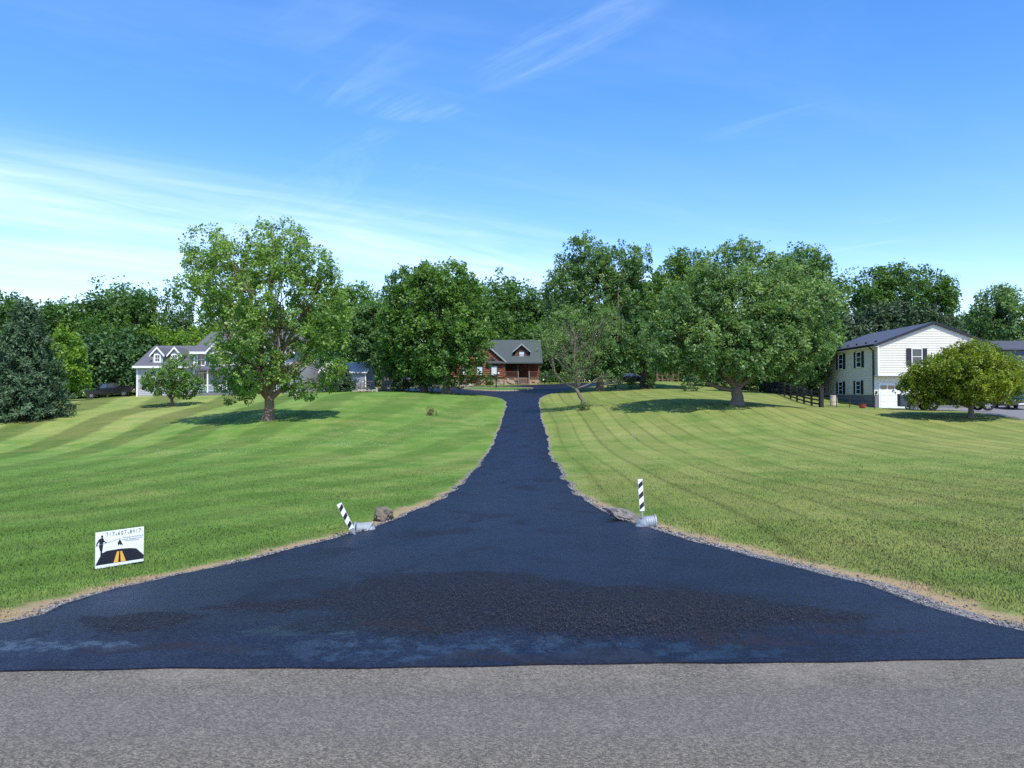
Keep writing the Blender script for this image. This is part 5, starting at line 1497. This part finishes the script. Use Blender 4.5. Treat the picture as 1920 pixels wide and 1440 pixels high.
rail_fence('rail_fence', 'weathered split-rail fence behind the silver maple trunk', P(1128, 717, 96)[:2], P(1160, 716, 99)[:2], 1, (0.35, 0.75, 1.15), 0.07, 0.10, 'fence_wood', True, 1.4)
rail_fence('rail_fence', 'short collapsed split-rail fence section beside the shed corner', P(650, 728, 92)[:2], P(676, 728, 92)[:2], 2, (0.3, 0.65), 0.06, 0.09, 'fence_wood', True, 0.9)
rail_fence('garden_fence', 'reddish wooden fence frame beyond the black parked car', P(1232, 714, 106)[:2], P(1272, 713, 107)[:2], 4, (0.3, 0.9), 0.08, 0.10, 'fence_red', True, 1.5)
# ------------------------------------------------------------------ small yard things
def lathe(mb, prof, n=14, c=(0, 0)):
    b0 = len(mb.v); k = len(prof)
    for i in range(n):
        a = 2 * math.pi * i / n
        for r_, z_ in prof: mb.v.append((c[0] + r_ * math.cos(a), c[1] + r_ * math.sin(a), z_))
    for i in range(n):
        j = (i + 1) % n
        for q in range(k - 1): mb.f.append((b0 + i * k + q, b0 + j * k + q, b0 + j * k + q + 1, b0 + i * k + q + 1))
    return mb
q = at(1563, 760, 66)
brl = empty('barrel', q, label='cream plastic barrel inside the black pen', cat='barrel')
lathe(MB(), [(0.0, 0.0), (0.26, 0.0), (0.3, 0.08), (0.31, 0.35), (0.29, 0.36), (0.31, 0.38), (0.31, 0.66), (0.29, 0.68), (0.3, 0.7), (0.27, 0.88), (0.0, 0.88)]).build('body', mat('cream_plastic', (0.62, 0.52, 0.38), 0.5, 0.08), brl)
lathe(MB(), [(0.0, 0.882), (0.29, 0.882), (0.3, 0.9), (0.28, 0.94), (0.0, 0.94)]).build('lid', mat('cream_lid', (0.66, 0.57, 0.44), 0.5), brl)
q = at(1617, 762, 65.4)
bk = empty('red_tub', q, label='small red plastic tub on the grass by the black pen', cat='tub')
MT['red_plastic'] = mat('red_plastic', (0.40, 0.05, 0.035), 0.45, 0.1)
lathe(MB(), [(0.0, 0.01), (0.2, 0.0), (0.27, 0.15), (0.29, 0.34), (0.26, 0.34), (0.24, 0.14), (0.0, 0.04)]).build('body', MT['red_plastic'], bk)
lathe(MB(), [(0.291, 0.31), (0.32, 0.32), (0.32, 0.36), (0.27, 0.36), (0.27, 0.341)]).build('rim', MT['red_plastic'], bk)
# fire ring
q = at(688, 735, 82)
fr = empty('fire_ring', q, label='ring of rough stones with charred logs on the lawn by the rail fence', cat='fire pit')
MT['fire_stone'] = mat('fire_stone', (0.33, 0.29, 0.22), 0.9, 0.3, 4, 0.6, 10)
def rock_bm(size, seed, sub=2, rough=0.35, flat=(1, 1, 1), freq=1.3):
    bm = bmesh.new(); bmesh.ops.create_icosphere(bm, subdivisions=sub, radius=1.0)
    off = Vector((seed * 3.7, seed * 1.3, seed * 2.1))
    rr_ = random.Random(seed)
    planes = [(Vector((rr_.gauss(0, 1), rr_.gauss(0, 1), rr_.gauss(0, 1))).normalized(), rr_.uniform(0.62, 0.9)) for _ in range(11)]
    for v_ in bm.verts:
        d_ = v_.co.normalized()
        cell = mnoise.cell(d_ * 2.1 + off)
        s_ = 1 + rough * (mnoise.fractal(d_ * freq + off, 0.9, 2.1, 4)) + 0.06 * cell
        for pn_, pd_ in planes:
            q_ = (d_ * s_).dot(pn_) - pd_
            if q_ > 0:
                s_ -= q_ / max(0.25, d_.dot(pn_))
        v_.co = Vector((d_.x * s_ * flat[0], d_.y * s_ * flat[1], d_.z * s_ * flat[2])) * size
    me = bpy.data.meshes.new('rock'); bm.to_mesh(me); bm.free()
    return me
for k in range(11):
    a = 2 * math.pi * k / 11
    o = link('stone', rock_bm(0.2 + 0.08 * random.random(), k + 1, 2, 0.4, (1.2, 1, 0.8)), MT['fire_stone'], fr)
    o.location = (0.85 * math.cos(a), 0.75 * math.sin(a), 0.1); o.rotation_euler = (0, 0, a)
for k in range(4):
    a = k * 0.9 + 0.3
    mb = MB(); mb.tube([(-0.5 * math.cos(a), -0.4 * math.sin(a), 0.12 + 0.05 * k), (0.55 * math.cos(a), 0.45 * math.sin(a), 0.3 + 0.04 * k)], [0.07, 0.06], 7); mb.build('charred_log', MT['dark_metal'], fr)
mb = MB(); mb.box(-1.35, -0.55, -1.25, -0.95, 0.02, 0.12); mb.build('flat_stone', MT['pale_stone'], fr)
mb = MB(); mb.hexa([(1.0, -0.3, -0.1), (1.25, -0.3, -0.1), (1.25, 0.0, -0.1), (1.0, 0.0, -0.1)], [(1.03, -0.25, 0.5), (1.2, -0.27, 0.45), (1.2, -0.05, 0.46), (1.05, -0.04, 0.5)]); mb.build('standing_stone', MT['pale_stone'], fr)
# utility box on the lawn
q = at(553, 746, 76)
ub = empty('utility_box', q, label='pale utility box standing on the lawn right of the lone tree trunk', cat='utility box')
MT['cream'] = mat('cream', (0.52, 0.49, 0.38), 0.7, 0.1)
mb = MB(); mb.box(-0.42, 0.42, -0.2, 0.2, -0.05, 0.5); mb.build('body', MT['cream'], ub, bevel=0.01)
mb = MB(); mb.hexa([(-0.46, -0.24, 0.502), (0.46, -0.24, 0.502), (0.46, 0.24, 0.502), (-0.46, 0.24, 0.502)], [(-0.44, -0.22, 0.56), (0.44, -0.22, 0.56), (0.44, 0.22, 0.66), (-0.44, 0.22, 0.66)]); mb.build('lid', MT['cream'], ub)
# double lamp post on the island
q = (ISL[0] - 0.1, ISL[1] + 3.2)
lp_ = empty('lamp_post', (q[0], q[1], h1(*q) + 0.08), label='black lamp post with two white globes on the round grass island', cat='lamp post')
mb = MB(); mb.tube([(0, 0, 0), (0, 0, 0.2), (0, 0, 1.75)], [0.12, 0.07, 0.05], 8); mb.tube([(-0.32, 0, 1.72), (0.32, 0, 1.72)], 0.035, 6); mb.build('pole', MT['black_trim'], lp_)
for s in (-1, 1):
    mb = MB(); lathe(mb, [(0.0, 1.74), (0.07, 1.74), (0.13, 1.84), (0.12, 1.94), (0.05, 2.0), (0.0, 2.0)], 10, (s * 0.3, 0)); mb.build('globe', MT['white_paint'], lp_, smooth=True)
# small dark table-like bench by the silver maple
q = at(1147, 729, 88)
bn_ = empty('garden_bench', q, label='small dark bench beside the silver maple trunk', cat='bench')
mb = MB(); mb.box(-0.6, 0.6, -0.2, 0.2, 0.36, 0.42); mb.build('seat', MT['dark_metal'], bn_)
for x in (-0.45, 0.45):
    mb = MB(); mb.box(x - 0.05, x + 0.05, -0.17, 0.17, -0.05, 0.359); mb.build('leg', MT['dark_metal'], bn_)
# stack of rocks at the edge of the drive by the log house
q = at(848, 724, 100)
rk = empty('landscape_boulders', q, label='pale boulders edging the drive left of the log house', cat='rocks')
for k in range(9):
    o = link('boulder', rock_bm(0.22 + 0.18 * random.random(), k + 20, 2, 0.4, (1.2, 1, 0.8)), MT['pale_stone'] if k % 2 else MT['fire_stone'], rk)
    o.location = (-2.4 + k * 0.6, random.uniform(-0.5, 0.5), 0.2)

# shrubs
def shrub(name, label, px, py, D, w, h, leaf, n=120, size=0.13, group=None):
    b_ = at(px, py, D)
    s = w / 2
    return make_tree(name, label, b_, [(0, 0, h * 0.55, s, s * 0.9, h * 0.48), (s * 0.35, 0, h * 0.4, s * 0.7, s * 0.7, h * 0.4), (-s * 0.35, 0, h * 0.42, s * 0.7, s * 0.7, h * 0.4)], 0.03, h * 0.18, rng, leaf, 'bark', n, 12, 0.2, 0.14, size, hole=0.1, twigs=12, cat='shrub', group=group, twig_r=0.01)
MT['leaf_rust'] = leaf_mat('leaf_rust', (0.05, 0.03, 0.014), (0.12, 0.065, 0.03), (0.19, 0.11, 0.05), 0.25)
shrub('shrub', 'low round dark green shrub on the lawn beside the maple trunks', 751, 734, 84, 1.7, 1.05, 'leaf_wood_deep', 150)
shrub('shrub', 'rust-brown rounded shrub left of the log house basement window', 867, 720, 108, 1.5, 1.4, 'leaf_rust', 110)
shrub('shrub', 'rust-brown rounded shrub right of the log house basement window', 893, 720, 108, 1.4, 1.4, 'leaf_rust', 110)
shrub('shrub', 'clipped olive green shrub beside the log house lamp post', 919, 718, 108, 2.0, 1.25, 'leaf_wood', 140)
shrub('shrub', 'leafy green bush at the right end of the log house porch', 1030, 718, 109, 2.6, 2.0, 'leaf_wood_deep', 170)
shrub('shrub', 'bushy green shrub beyond the porch beside the drive fork', 1062, 716, 110, 3.0, 1.9, 'leaf_olive', 190)
shrub('shrub', 'small green weed tuft at the foot of the sparse tree', 1096, 768, 59.2, 0.5, 0.35, 'leaf_wood', 40, 0.09)
shrub('shrub', 'dead brown weed standing alone in the left lawn', 808, 776, 57, 0.35, 0.3, 'leaf_rust', 16, 0.07)
shrub('shrub', 'dark young shrub right of the black car', 1218, 727, 86, 1.0, 1.7, 'leaf_wood_deep', 80)
shrub('shrub', 'dark bushy sapling in front of the black car', 1186, 730, 85, 1.0, 1.5, 'leaf_wood_deep', 60)
shrub('shrub', 'dark shrub in the shade beneath the right maple', 1297, 727, 80, 1.8, 1.6, 'leaf_wood_deep', 100)
# ------------------------------------------------------------------ yard sign
MT['sign_white'] = mat('sign_white', (0.80, 0.82, 0.86), 0.45, 0.03, 6)
MT['ink_black'] = mat('ink_black', (0.012, 0.012, 0.022), 0.5)
MT['ink_yellow'] = mat('ink_yellow', (0.78, 0.42, 0.07), 0.5)
MT['ink_pen'] = mat('ink_pen', (0.24, 0.25, 0.22), 0.6)
MT['galvanised'] = mat('galvanised', (0.27, 0.30, 0.325), 0.6, 0.25, 5, metallic=0.15)
SD = 9.35
sc_ = P(225, 1026, SD)
yaw = R(52)
zg = h1(sc_[0], sc_[1])
sg = empty('yard_sign', (sc_[0], sc_[1], zg), yaw, 'white printed paving sign on two wire stakes in the grass by the driveway', 'sign')
SW, SH = 0.585, 0.44
sb = sc_[2] - SH / 2 - zg
mb = MB(); mb.box(-SW / 2, SW / 2, -0.004, 0.004, sb, sb + SH)
board = mb.build('board', MT['sign_white'], sg)
for x in (-0.13, 0.13):
    mb = MB(); mb.tube([(x, 0.008, -0.15), (x, 0.008, sb + 0.2)], 0.005, 6); mb.build('stake', MT['galvanised'], sg)
def suv(x, y):
    u = (x - 130) / 1345 * SW - SW / 2
    v = (1335 - 170 * (x - 130) / 1345 - y) / 1040 * SH + sb
    return u, v
def ink(name, polys, material, lvl=1):
    mb = MB()
    w0 = -0.0045 - 0.0006 * lvl
    for p in polys:
        q = [suv(*c) for c in p]
        area = sum(q[i][0] * q[(i + 1) % len(q)][1] - q[(i + 1) % len(q)][0] * q[i][1] for i in range(len(q)))
        if area < 0: q = q[::-1]
        mb.add([(u, w0, v) for u, v in q], [tuple(range(len(q)))])
    return mb.build(name, MT[material], board)
def strokes(mb_polys, pts, w):
    for (x0, y0), (x1, y1) in zip(pts[:-1], pts[1:]):
        dx, dy = x1 - x0, y1 - y0
        l = math.hypot(dx, dy) + 1e-6
        ox, oy = -dy / l * w / 2, dx / l * w / 2
        ex, ey = dx / l * w * 0.3, dy / l * w * 0.3
        mb_polys.append([(x0 + ox - ex, y0 + oy - ey), (x1 + ox + ex, y1 + oy + ey), (x1 - ox + ex, y1 - oy + ey), (x0 - ox - ex, y0 - oy - ey)])
ink('printed_road', [[(132, 1240), (265, 960), (300, 892), (440, 822), (800, 772), (1090, 760), (1260, 776), (1472, 970), (1472, 1088)]], 'ink_black', 1)
ink('printed_line', [[(620, 1182), (715, 850), (775, 842), (750, 1167)], [(805, 840), (855, 838), (965, 1135), (822, 1154)]], 'ink_yellow', 2)
head = [(305 + 30 * math.cos(a), 405 + 36 * math.sin(a)) for a in np.linspace(0, 6.283, 13)[:-1]]
ink('printed_figure', [head, [(288, 430), (325, 430), (328, 465), (285, 465)], [(213, 495), (270, 458), (340, 458), (362, 540), (335, 600), (332, 690), (228, 695), (232, 560)], [(215, 490), (236, 548), (188, 612), (175, 688), (143, 682), (158, 600)],
     [(343, 480), (372, 540), (432, 578), (416, 600), (348, 556)], [(218, 680), (276, 690), (264, 830), (246, 800)], [(270, 680), (332, 676), (306, 890), (262, 955), (262, 830)],
     [(790, 478), (886, 672), (832, 642), (802, 664), (772, 626), (757, 704), (728, 606)]], 'ink_black', 3)
pl = []
strokes(pl, [(175, 668), (440, 586), (790, 466)], 9)
strokes(pl, [(838, 690), (838, 750)], 7)
ink('printed_pole', pl, 'ink_pen', 4)
GL = {'7': [[(0, 0), (.85, 0), (.3, 1)]], '1': [[(.45, 0), (.4, 1)]], '6': [[(.75, 0), (.25, .45), (.1, .8), (.35, 1), (.7, .8), (.55, .55), (.15, .65)]], '0': [[(.45 + .38 * math.cos(a), .5 + .48 * math.sin(a)) for a in np.linspace(0, 6.283, 11)]],
      '8': [[(.45 + .28 * math.cos(a), .25 + .25 * math.sin(a)) for a in np.linspace(0, 6.283, 9)], [(.45 + .34 * math.cos(a), .74 + .26 * math.sin(a)) for a in np.linspace(0, 6.283, 9)]], '4': [[(.15, 0), (.1, .55), (.8, .5)], [(.65, .05), (.6, 1)]], '.': [[(.3, .82), (.6, .9)]]}
pl = []
x = 405.0
for ch in '717.607.8417':
    top = 300 - 125 * (x - 405) / 1000
    for st_ in GL[ch]:
        strokes(pl, [(x + a * 66, top + b__ * 100) for a, b__ in st_], 17 if ch != '.' else 30)
    x += 86 if ch != '.' else 72
ink('handwritten_number', pl, 'ink_pen', 5)
for txt, cx, cy, hgt in (('Driveway Sealcoating &', 1155, 405, 52), ('Asphalt Maintenance LLC', 1140, 468, 52), ('Free Estimates', 1135, 515, 48)):
    cu_ = bpy.data.curves.new('sign_text', 'FONT'); cu_.body = txt; cu_.size = 1; cu_.align_x = 'CENTER'
    tmp = bpy.data.objects.new('sign_text', cu_); COL.objects.link(tmp)
    bpy.context.view_layer.update()
    me = bpy.data.meshes.new_from_object(tmp.evaluated_get(bpy.context.evaluated_depsgraph_get()))
    bpy.data.objects.remove(tmp)
    co = np.empty(len(me.vertices) * 3); me.vertices.foreach_get('co', co); co = co.reshape(-1, 3)
    wtxt = co[:, 0].max() - co[:, 0].min()
    sx = (0.252 if 'Free' not in txt else 0.16) / wtxt
    u0, v0 = suv(cx, cy + hgt * 0.4)
    nc = np.column_stack([u0 + co[:, 0] * sx, np.full(len(co), -0.0085), v0 + co[:, 1] * 0.021])
    me.vertices.foreach_set('co', nc.ravel())
    link('printed_text', me, MT['ink_black'], board)

# ------------------------------------------------------------------ striped marker posts
def marker(label, pxb, pyb, pxt, pyt, plen, pw):
    g0 = np.array(ground(pxb, pyb))
    D = g0[1]
    top = P(pxt, pyt, D)
    r = empty('marker_post', g0, label=label, cat='marker post', group=None)
    ax_ = unit(top - g0); L = np.linalg.norm(top - g0)
    U = unit(np.cross(ax_, np.array((0, 1, 0.0)))); 
    if U[0] < 0: U = -U
    W = unit(np.cross(U, ax_)); W = W if W[1] < 0 else -W
    o = V3(0, 0, 0)
    mb = MB(); obox(mb, o, U, ax_, W, -0.016, 0.016, -0.25, L - 0.05, -0.012, 0.006); mb.build('post', MT['galvanised'], r)
    mb = MB(); obox(mb, o, U, ax_, W, -pw / 2, pw / 2, L - plen, L, 0.007, 0.012); pn = mb.build('panel', MT['white_paint'], r, bevel=0.0015)
    n = 3; per = plen / 3.05
    for k in range(n):
        y0 = L - plen + per * (k + 0.32)
        q = [(-pw * 0.46, y0 - per * 0.22), (pw * 0.46, y0 + per * 0.16), (pw * 0.46, y0 + per * 0.60), (-pw * 0.46, y0 + per * 0.22)]
        q = [(u, min(max(v, L - plen + 0.004), L - 0.004)) for u, v in q]
        mb = MB(); mb.add([tuple(o + U * u + ax_ * v + W * 0.0128) for u, v in q], [(0, 1, 2, 3)]); mb.build('stripe', MT['ink_black'], pn)
    return r
marker('leaning black and white striped marker post beside the culvert and brown boulder', 666, 1004, 636, 944, 0.43, 0.083)
marker('upright black and white striped marker post beside the long grey rock', 1206, 989, 1200, 898, 0.50, 0.076)

# ------------------------------------------------------------------ culvert and rocks
gl, gr_ = np.array(ground(668, 998)), np.array(ground(1222, 990))
Dl, Dr = gl[1] + 0.12, gr_[1] + 0.12
pa, pb_ = P(667, 992, Dl), P(1228, 979, Dr)
path = np.vstack([pa, P(690, 993, Dl + 0.05), P(715, 1030, Dl + 0.1), (-0.6, (Dl + Dr) / 2, -0.80), (0.6, (Dl + Dr) / 2, -0.80), P(1188, 1025, Dr), P(1208, 981, Dr), pb_])
dense = []
for i in range(len(path) - 1):
    for k in range(14): dense.append(path[i] + (path[i + 1] - path[i]) * k / 14)
dense.append(path[-1]); dense = np.array(dense)
cv_root = empty('culvert_pipe', (0, (Dl + Dr) / 2, h1(0, (Dl + Dr) / 2) - 0.5), label='galvanised corrugated culvert pipe running under the driveway apron', cat='pipe')
off = np.array(cv_root.location)
rad = [0.105 + 0.007 * math.cos(i * 2.1) for i in range(len(dense))]
mb = MB(); mb.tube([tuple(p - off) for p in dense], rad, 20, False)
mb.tube([tuple(p - off) for p in dense[::-1]], [0.088] * len(dense), 20, False)
mb.build('pipe', MT['galvanised'], cv_root, smooth=True)
for e_, dx in ((dense[0], -0.012), (dense[-1], 0.012)):
    mb = MB(); c = e_ - off
    n = 22
    for s, (xx, rr) in enumerate(((-0.012, 0.088), (-0.012, 0.118), (0.012, 0.118), (0.012, 0.088))):
        for k in range(n): mb.v.append((c[0] + xx, c[1] + rr * math.cos(6.283 * k / n), c[2] + rr * math.sin(6.283 * k / n)))
    for s in range(4):
        for k in range(n): mb.f.append((s * n + k, s * n + (k + 1) % n, ((s + 1) % 4) * n + (k + 1) % n, ((s + 1) % 4) * n + k))
    mb.build('rim', MT['galvanised'], cv_root)
# flared sheet at the left mouth
q = [P(671, 1003, Dl - 0.12), P(684, 1003, Dl - 0.12), P(701, 978, Dl + 0.02), P(669, 981, Dl + 0.02)]
mb = MB(); mb.hexa([tuple(p - off) for p in q], [tuple(p - off + (0, 0.02, -0.02)) for p in q]); mb.build('flared_end', MT['galvanised'], cv_root)

def rock_mat(name, c1, c2, c3):
    m, t, b = new_mat(name)
    co = N(t, 'ShaderNodeTexCoord').outputs['Object']
    n1 = NOISE(t, co, 3.0, 6, 0.65, 0.6); n2 = NOISE(t, co, 14.0, 6, 0.7)
    col = MIX(t, SM(t, n1, 0.35, 0.65), c1, c2)
    col = MIX(t, SM(t, NOISE(t, MAPPING(t, co, loc=(4, 2, 1)), 2.2, 4, 0.6), 0.52, 0.66), col, c3)
    col = MIX(t, 1.0, col, M(t, 'ADD', 0.55, M(t, 'MULTIPLY', n2, 0.9)), 'MULTIPLY')
    t.links.new(col, b.inputs['Base Color']); b.inputs['Roughness'].default_value = 0.9
    bn = N(t, 'ShaderNodeBump'); bn.inputs['Strength'].default_value = 1.0; bn.inputs['Distance'].default_value = 0.03
    t.links.new(n2, bn.inputs['Height']); t.links.new(bn.outputs[0], b.inputs['Normal'])
    return m
g = np.array(ground(718, 977))
bo = link('boulder', rock_bm(0.20, 5, 4, 0.62, (1.12, 0.9, 0.95), 1.7), rock_mat('rock_tan', (0.10, 0.082, 0.06), (0.22, 0.18, 0.125), (0.26, 0.15, 0.045)))
bo.location = (g[0], g[1] + 0.08, g[2] + 0.09); bo.rotation_euler = (0.1, 0.2, 0.5)
tag(bo, 'rounded tan and ochre boulder beside the leaning striped post', 'rock')
g = np.array(ground(1172, 978))
bo = link('rock_slab', rock_bm(0.23, 14, 4, 0.65, (1.8, 0.9, 0.55), 1.8), rock_mat('rock_grey', (0.13, 0.112, 0.10), (0.25, 0.222, 0.195), (0.09, 0.075, 0.066)))
bo.location = (g[0] + 0.02, g[1] + 0.12, g[2] + 0.06); bo.rotation_euler = (0.05, 0.30, -0.45)
tag(bo, 'long weathered grey rock slab beside the upright striped post', 'rock')

# ------------------------------------------------------------------ loose gravel along the edges
def oct_cloud(pts, sizes, rng_, squash=0.65):
    n = len(pts)
    base = np.array([(1, 0, 0), (0, 1, 0), (-1, 0, 0), (0, -1, 0), (0.15, 0.1, 1), (0, 0.1, -0.6)], float)
    v = base[None] * rng_.uniform(0.65, 1.35, (n, 6, 1))
    v[:, :, 2] *= squash
    a = rng_.uniform(0, 6.283, n); c, s = np.cos(a)[:, None], np.sin(a)[:, None]
    x = v[..., 0] * c - v[..., 1] * s; y = v[..., 0] * s + v[..., 1] * c
    v = np.stack([x, y, v[..., 2]], -1) * sizes[:, None, None] + pts[:, None]
    f = np.array([(0, 1, 4), (1, 2, 4), (2, 3, 4), (3, 0, 4), (1, 0, 5), (2, 1, 5), (3, 2, 5), (0, 3, 5)])
    return v.reshape(-1, 3), (f[None] + (np.arange(n) * 6)[:, None, None]).reshape(-1, 3)
m, t, b = new_mat('gravel')
at_ = N(t, 'ShaderNodeAttribute'); at_.attribute_name = 'tint'
t.links.new(MIX(t, at_.outputs['Fac'], (0.055, 0.054, 0.056), (0.36, 0.335, 0.31)), b.inputs['Base Color'])
b.inputs['Roughness'].default_value = 0.9
MT['gravel'] = m
grng = np.random.default_rng(21)
gp_, gs_ = [], []
for poly, side, wmax, cnt in ((Ls, -1, 0.20, 620), (Rs, 1, 0.36, 820)):
    seg = poly[(poly[:, 1] > 4.7) & (poly[:, 1] < 34)]
    for i in range(len(seg) - 1):
        p, q = seg[i], seg[i + 1]
        d = q - p; L = np.linalg.norm(d)
        if L < 1e-4: continue
        nv = np.array((-d[1], d[0])) / L
        if nv[0] * side < 0: nv = -nv
        near_f = min(1.0, (8.0 / max(p[1], 5)) ** 1.3)
        patch = 0.45 + 0.55 * math.sin(p[1] * 1.9 + side) ** 2
        k = grng.poisson(cnt * L * near_f * patch * 0.55)
        tt, oo = grng.random(k), np.abs(grng.normal(0, 0.5, k)) * wmax * (1.0 if p[1] < 12 else 0.6)
        xy = p[None] + d[None] * tt[:, None] + nv[None] * (oo - 0.03)[:, None]
        gp_.append(xy); gs_.append(grng.uniform(0.005, 0.016, k) * (1 + 0.6 * (p[1] > 9)))
xy = np.vstack(gp_); sz = np.concatenate(gs_)
z = H(xy[:, 0], xy[:, 1]) + sz * 0.3 + np.where(pip(xy[:, 0], xy[:, 1], DRIVE), 0.03, 0.0)
v, f = oct_cloud(np.column_stack([xy, z]), sz, grng)
me = np_mesh('gravel', v, f, 3)
point_attr(me, 'tint', np.repeat(grng.random(len(xy)) ** 1.3, 6))
tag(link('gravel', me, MT['gravel']), 'loose grey gravel strewn along both edges of the driveway apron', 'gravel', kind='stuff')
# crumbs of loose asphalt mix on the apron
k = 7000
cx = grng.choice([0.9, 1.9, -0.3, -2.9, 0.3], k, p=[.34, .2, .22, .1, .14]); cy = np.select([cx == 0.9, cx == 1.9, cx == -0.3, cx == -2.9], [5.75, 5.95, 6.5, 5.75], 5.4)
xy = np.column_stack([cx + grng.normal(0, 0.55, k), cy + grng.normal(0, 0.38, k)])
xy = xy[xy[:, 1] > 4.95]
sz = grng.uniform(0.003, 0.0085, len(xy)); sz[:14] *= 2.2
v, f = oct_cloud(np.column_stack([xy, H(xy[:, 0], xy[:, 1]) + 0.03 + sz * 0.2]), sz, grng)
MT['crumb'] = mat('crumb', (0.022, 0.023, 0.028), 0.6, 0.3, 8)
tag(link('asphalt_crumbs', np_mesh('asphalt_crumbs', v, f, 3), MT['crumb']), 'black crumbs of loose asphalt scattered on the driveway apron', 'asphalt crumbs', kind='stuff')

# ------------------------------------------------------------------ grass blades near the camera, clover
def sample_lawn(n, d0, d1, expo, rng_):
    u = rng_.random(n)
    D = (d0 ** expo + u * (d1 ** expo - d0 ** expo)) ** (1 / expo)
    x = rng_.uniform(-0.80, 0.80, n) * D
    return x, D
brng = np.random.default_rng(8)
x, y = sample_lawn(480000, 5.2, 37.0, 0.30, brng)
ins = pip(x, y, DRIVE)
x, y = x[~ins], y[~ins]
e = edge_dist(x, y)
patchn = np.sin(x * 2.3 + y * 0.9) * 0.5 + np.sin(y * 3.1 - x * 1.3) * 0.5
thin = np.clip((e - 0.20 - 0.22 * patchn - 0.16 * (x > 0) * (y < 12.5)) / 0.35, 0.0, 1)
thin = thin * (1 - sst(y, 14, 36))
keep = (brng.random(len(x)) < thin * 0.97 + 0.02 * (y < 14)) & (e > 0.10) & (y > 5.3)
x, y, e = x[keep], y[keep], e[keep]
n = len(x)
z = H(x, y)
sc = (y / 7.0) ** 0.62
hgt = brng.uniform(0.014, 0.038, n) * np.clip(0.55 + e * 0.5, 0.55, 1.0) * (1 + 0.25 * (brng.random(n) < 0.06)) * np.maximum(1, sc * 0.7)
hgt *= 1 + 0.25 * np.exp(-((x - sc_[0]) ** 2 + (y - sc_[1]) ** 2) / 0.5)      # long grass left round the sign stakes
wid = brng.uniform(0.0022, 0.0046, n) * sc * 1.35
a = brng.uniform(0, 6.283, n); la = brng.uniform(0, 6.283, n)
ln_ = brng.uniform(0.15, 0.85, n) * hgt
dx, dy = np.cos(a) * wid, np.sin(a) * wid
lx, ly = np.cos(la) * ln_, np.sin(la) * ln_
v = np.empty((n, 5, 3))
v[:, 0] = np.column_stack([x - dx, y - dy, z - 0.01]); v[:, 1] = np.column_stack([x + dx, y + dy, z - 0.01])
v[:, 2] = np.column_stack([x + dx * .8 + lx * .35, y + dy * .8 + ly * .35, z + hgt * 0.6]); v[:, 3] = np.column_stack([x - dx * .8 + lx * .35, y - dy * .8 + ly * .35, z + hgt * 0.6])
v[:, 4] = np.column_stack([x + lx, y + ly, z + hgt])
o4 = (np.arange(n) * 5)[:, None]
of, on_ = o4[y >= 13], o4[y < 13]                         # far blades are one triangle each
tri = np.concatenate([on_ + np.array((0, 1, 2)), on_ + np.array((0, 2, 3)), on_ + np.array((3, 2, 4)), of + np.array((0, 1, 4))])
me = np_mesh('grass', v.reshape(-1, 3), tri, 3)
point_attr(me, 'edge', np.repeat(np.minimum(e, 9), 5))
point_attr(me, 'tint', np.clip(np.repeat(brng.normal(0.5, 0.2, n), 5) + np.tile([-.06, -.06, 0.02, 0.02, .10], n), 0, 1))
m, t, b = new_mat('grass_blade')
col = lawn_nodes(t, b, True)
at_ = N(t, 'ShaderNodeAttribute'); at_.attribute_name = 'tint'
col = MIX(t, 1.0, col, M(t, 'ADD', 0.98, M(t, 'MULTIPLY', at_.outputs['Fac'], 0.58)), 'MULTIPLY')
t.links.new(col, b.inputs['Base Color']); b.inputs['Roughness'].default_value = 0.6; b.inputs['Specular IOR Level'].default_value = 0.2
vm = N(t, 'ShaderNodeVectorMath'); vm.operation = 'SCALE'; vm.inputs['Scale'].default_value = 0.4
t.links.new(N(t, 'ShaderNodeNewGeometry').outputs['Normal'], vm.inputs[0])
va = N(t, 'ShaderNodeVectorMath'); va.operation = 'ADD'; va.inputs[1].default_value = (0, 0, 1)
t.links.new(vm.outputs[0], va.inputs[0])
vn = N(t, 'ShaderNodeVectorMath'); vn.operation = 'NORMALIZE'; t.links.new(va.outputs[0], vn.inputs[0])
t.links.new(vn.outputs[0], b.inputs['Normal'])
tr_ = N(t, 'ShaderNodeBsdfTranslucent'); t.links.new(col, tr_.inputs[0])
mx = N(t, 'ShaderNodeMixShader'); mx.inputs[0].default_value = 0.3
t.links.new(b.outputs[0], mx.inputs[1]); t.links.new(tr_.outputs[0], mx.inputs[2]); t.links.new(mx.outputs[0], t.nodes['Material Output'].inputs['Surface'])
tag(link('grass', me, m), 'short mown grass covering the lawns on both sides of the driveway', 'grass', kind='stuff')

k = 1400
cs = brng.choice(7, k)
cc_ = np.array([(-7.5, 47, 3.2, 2.6), (-4.5, 51, 2.6, 3.0), (-10.5, 44, 2.5, 2), (-14, 36, 3, 1.5), (-3.5, 56, 1.6, 2.6), (-8.5, 40, 2.5, 1.2), (6.5, 44, 2.2, 1.6)])
x = cc_[cs, 0] + brng.normal(size=k) * cc_[cs, 2] * 0.8; y = cc_[cs, 1] + brng.normal(size=k) * cc_[cs, 3] * 0.8
ok = ~pip(x, y, DRIVE) & (edge_dist(x, y) > 0.7)
x, y = x[ok], y[ok]
sz = brng.uniform(0.010, 0.020, len(x))
v, f = oct_cloud(np.column_stack([x, y, H(x, y) + 0.07]), sz, brng, 0.8)
MT['clover'] = mat('clover', (0.55, 0.56, 0.46), 0.8)
tag(link('clover_flowers', np_mesh('clover_flowers', v, f, 3), MT['clover']), 'patches of small white clover flowers in the left lawn', 'clover', kind='stuff')
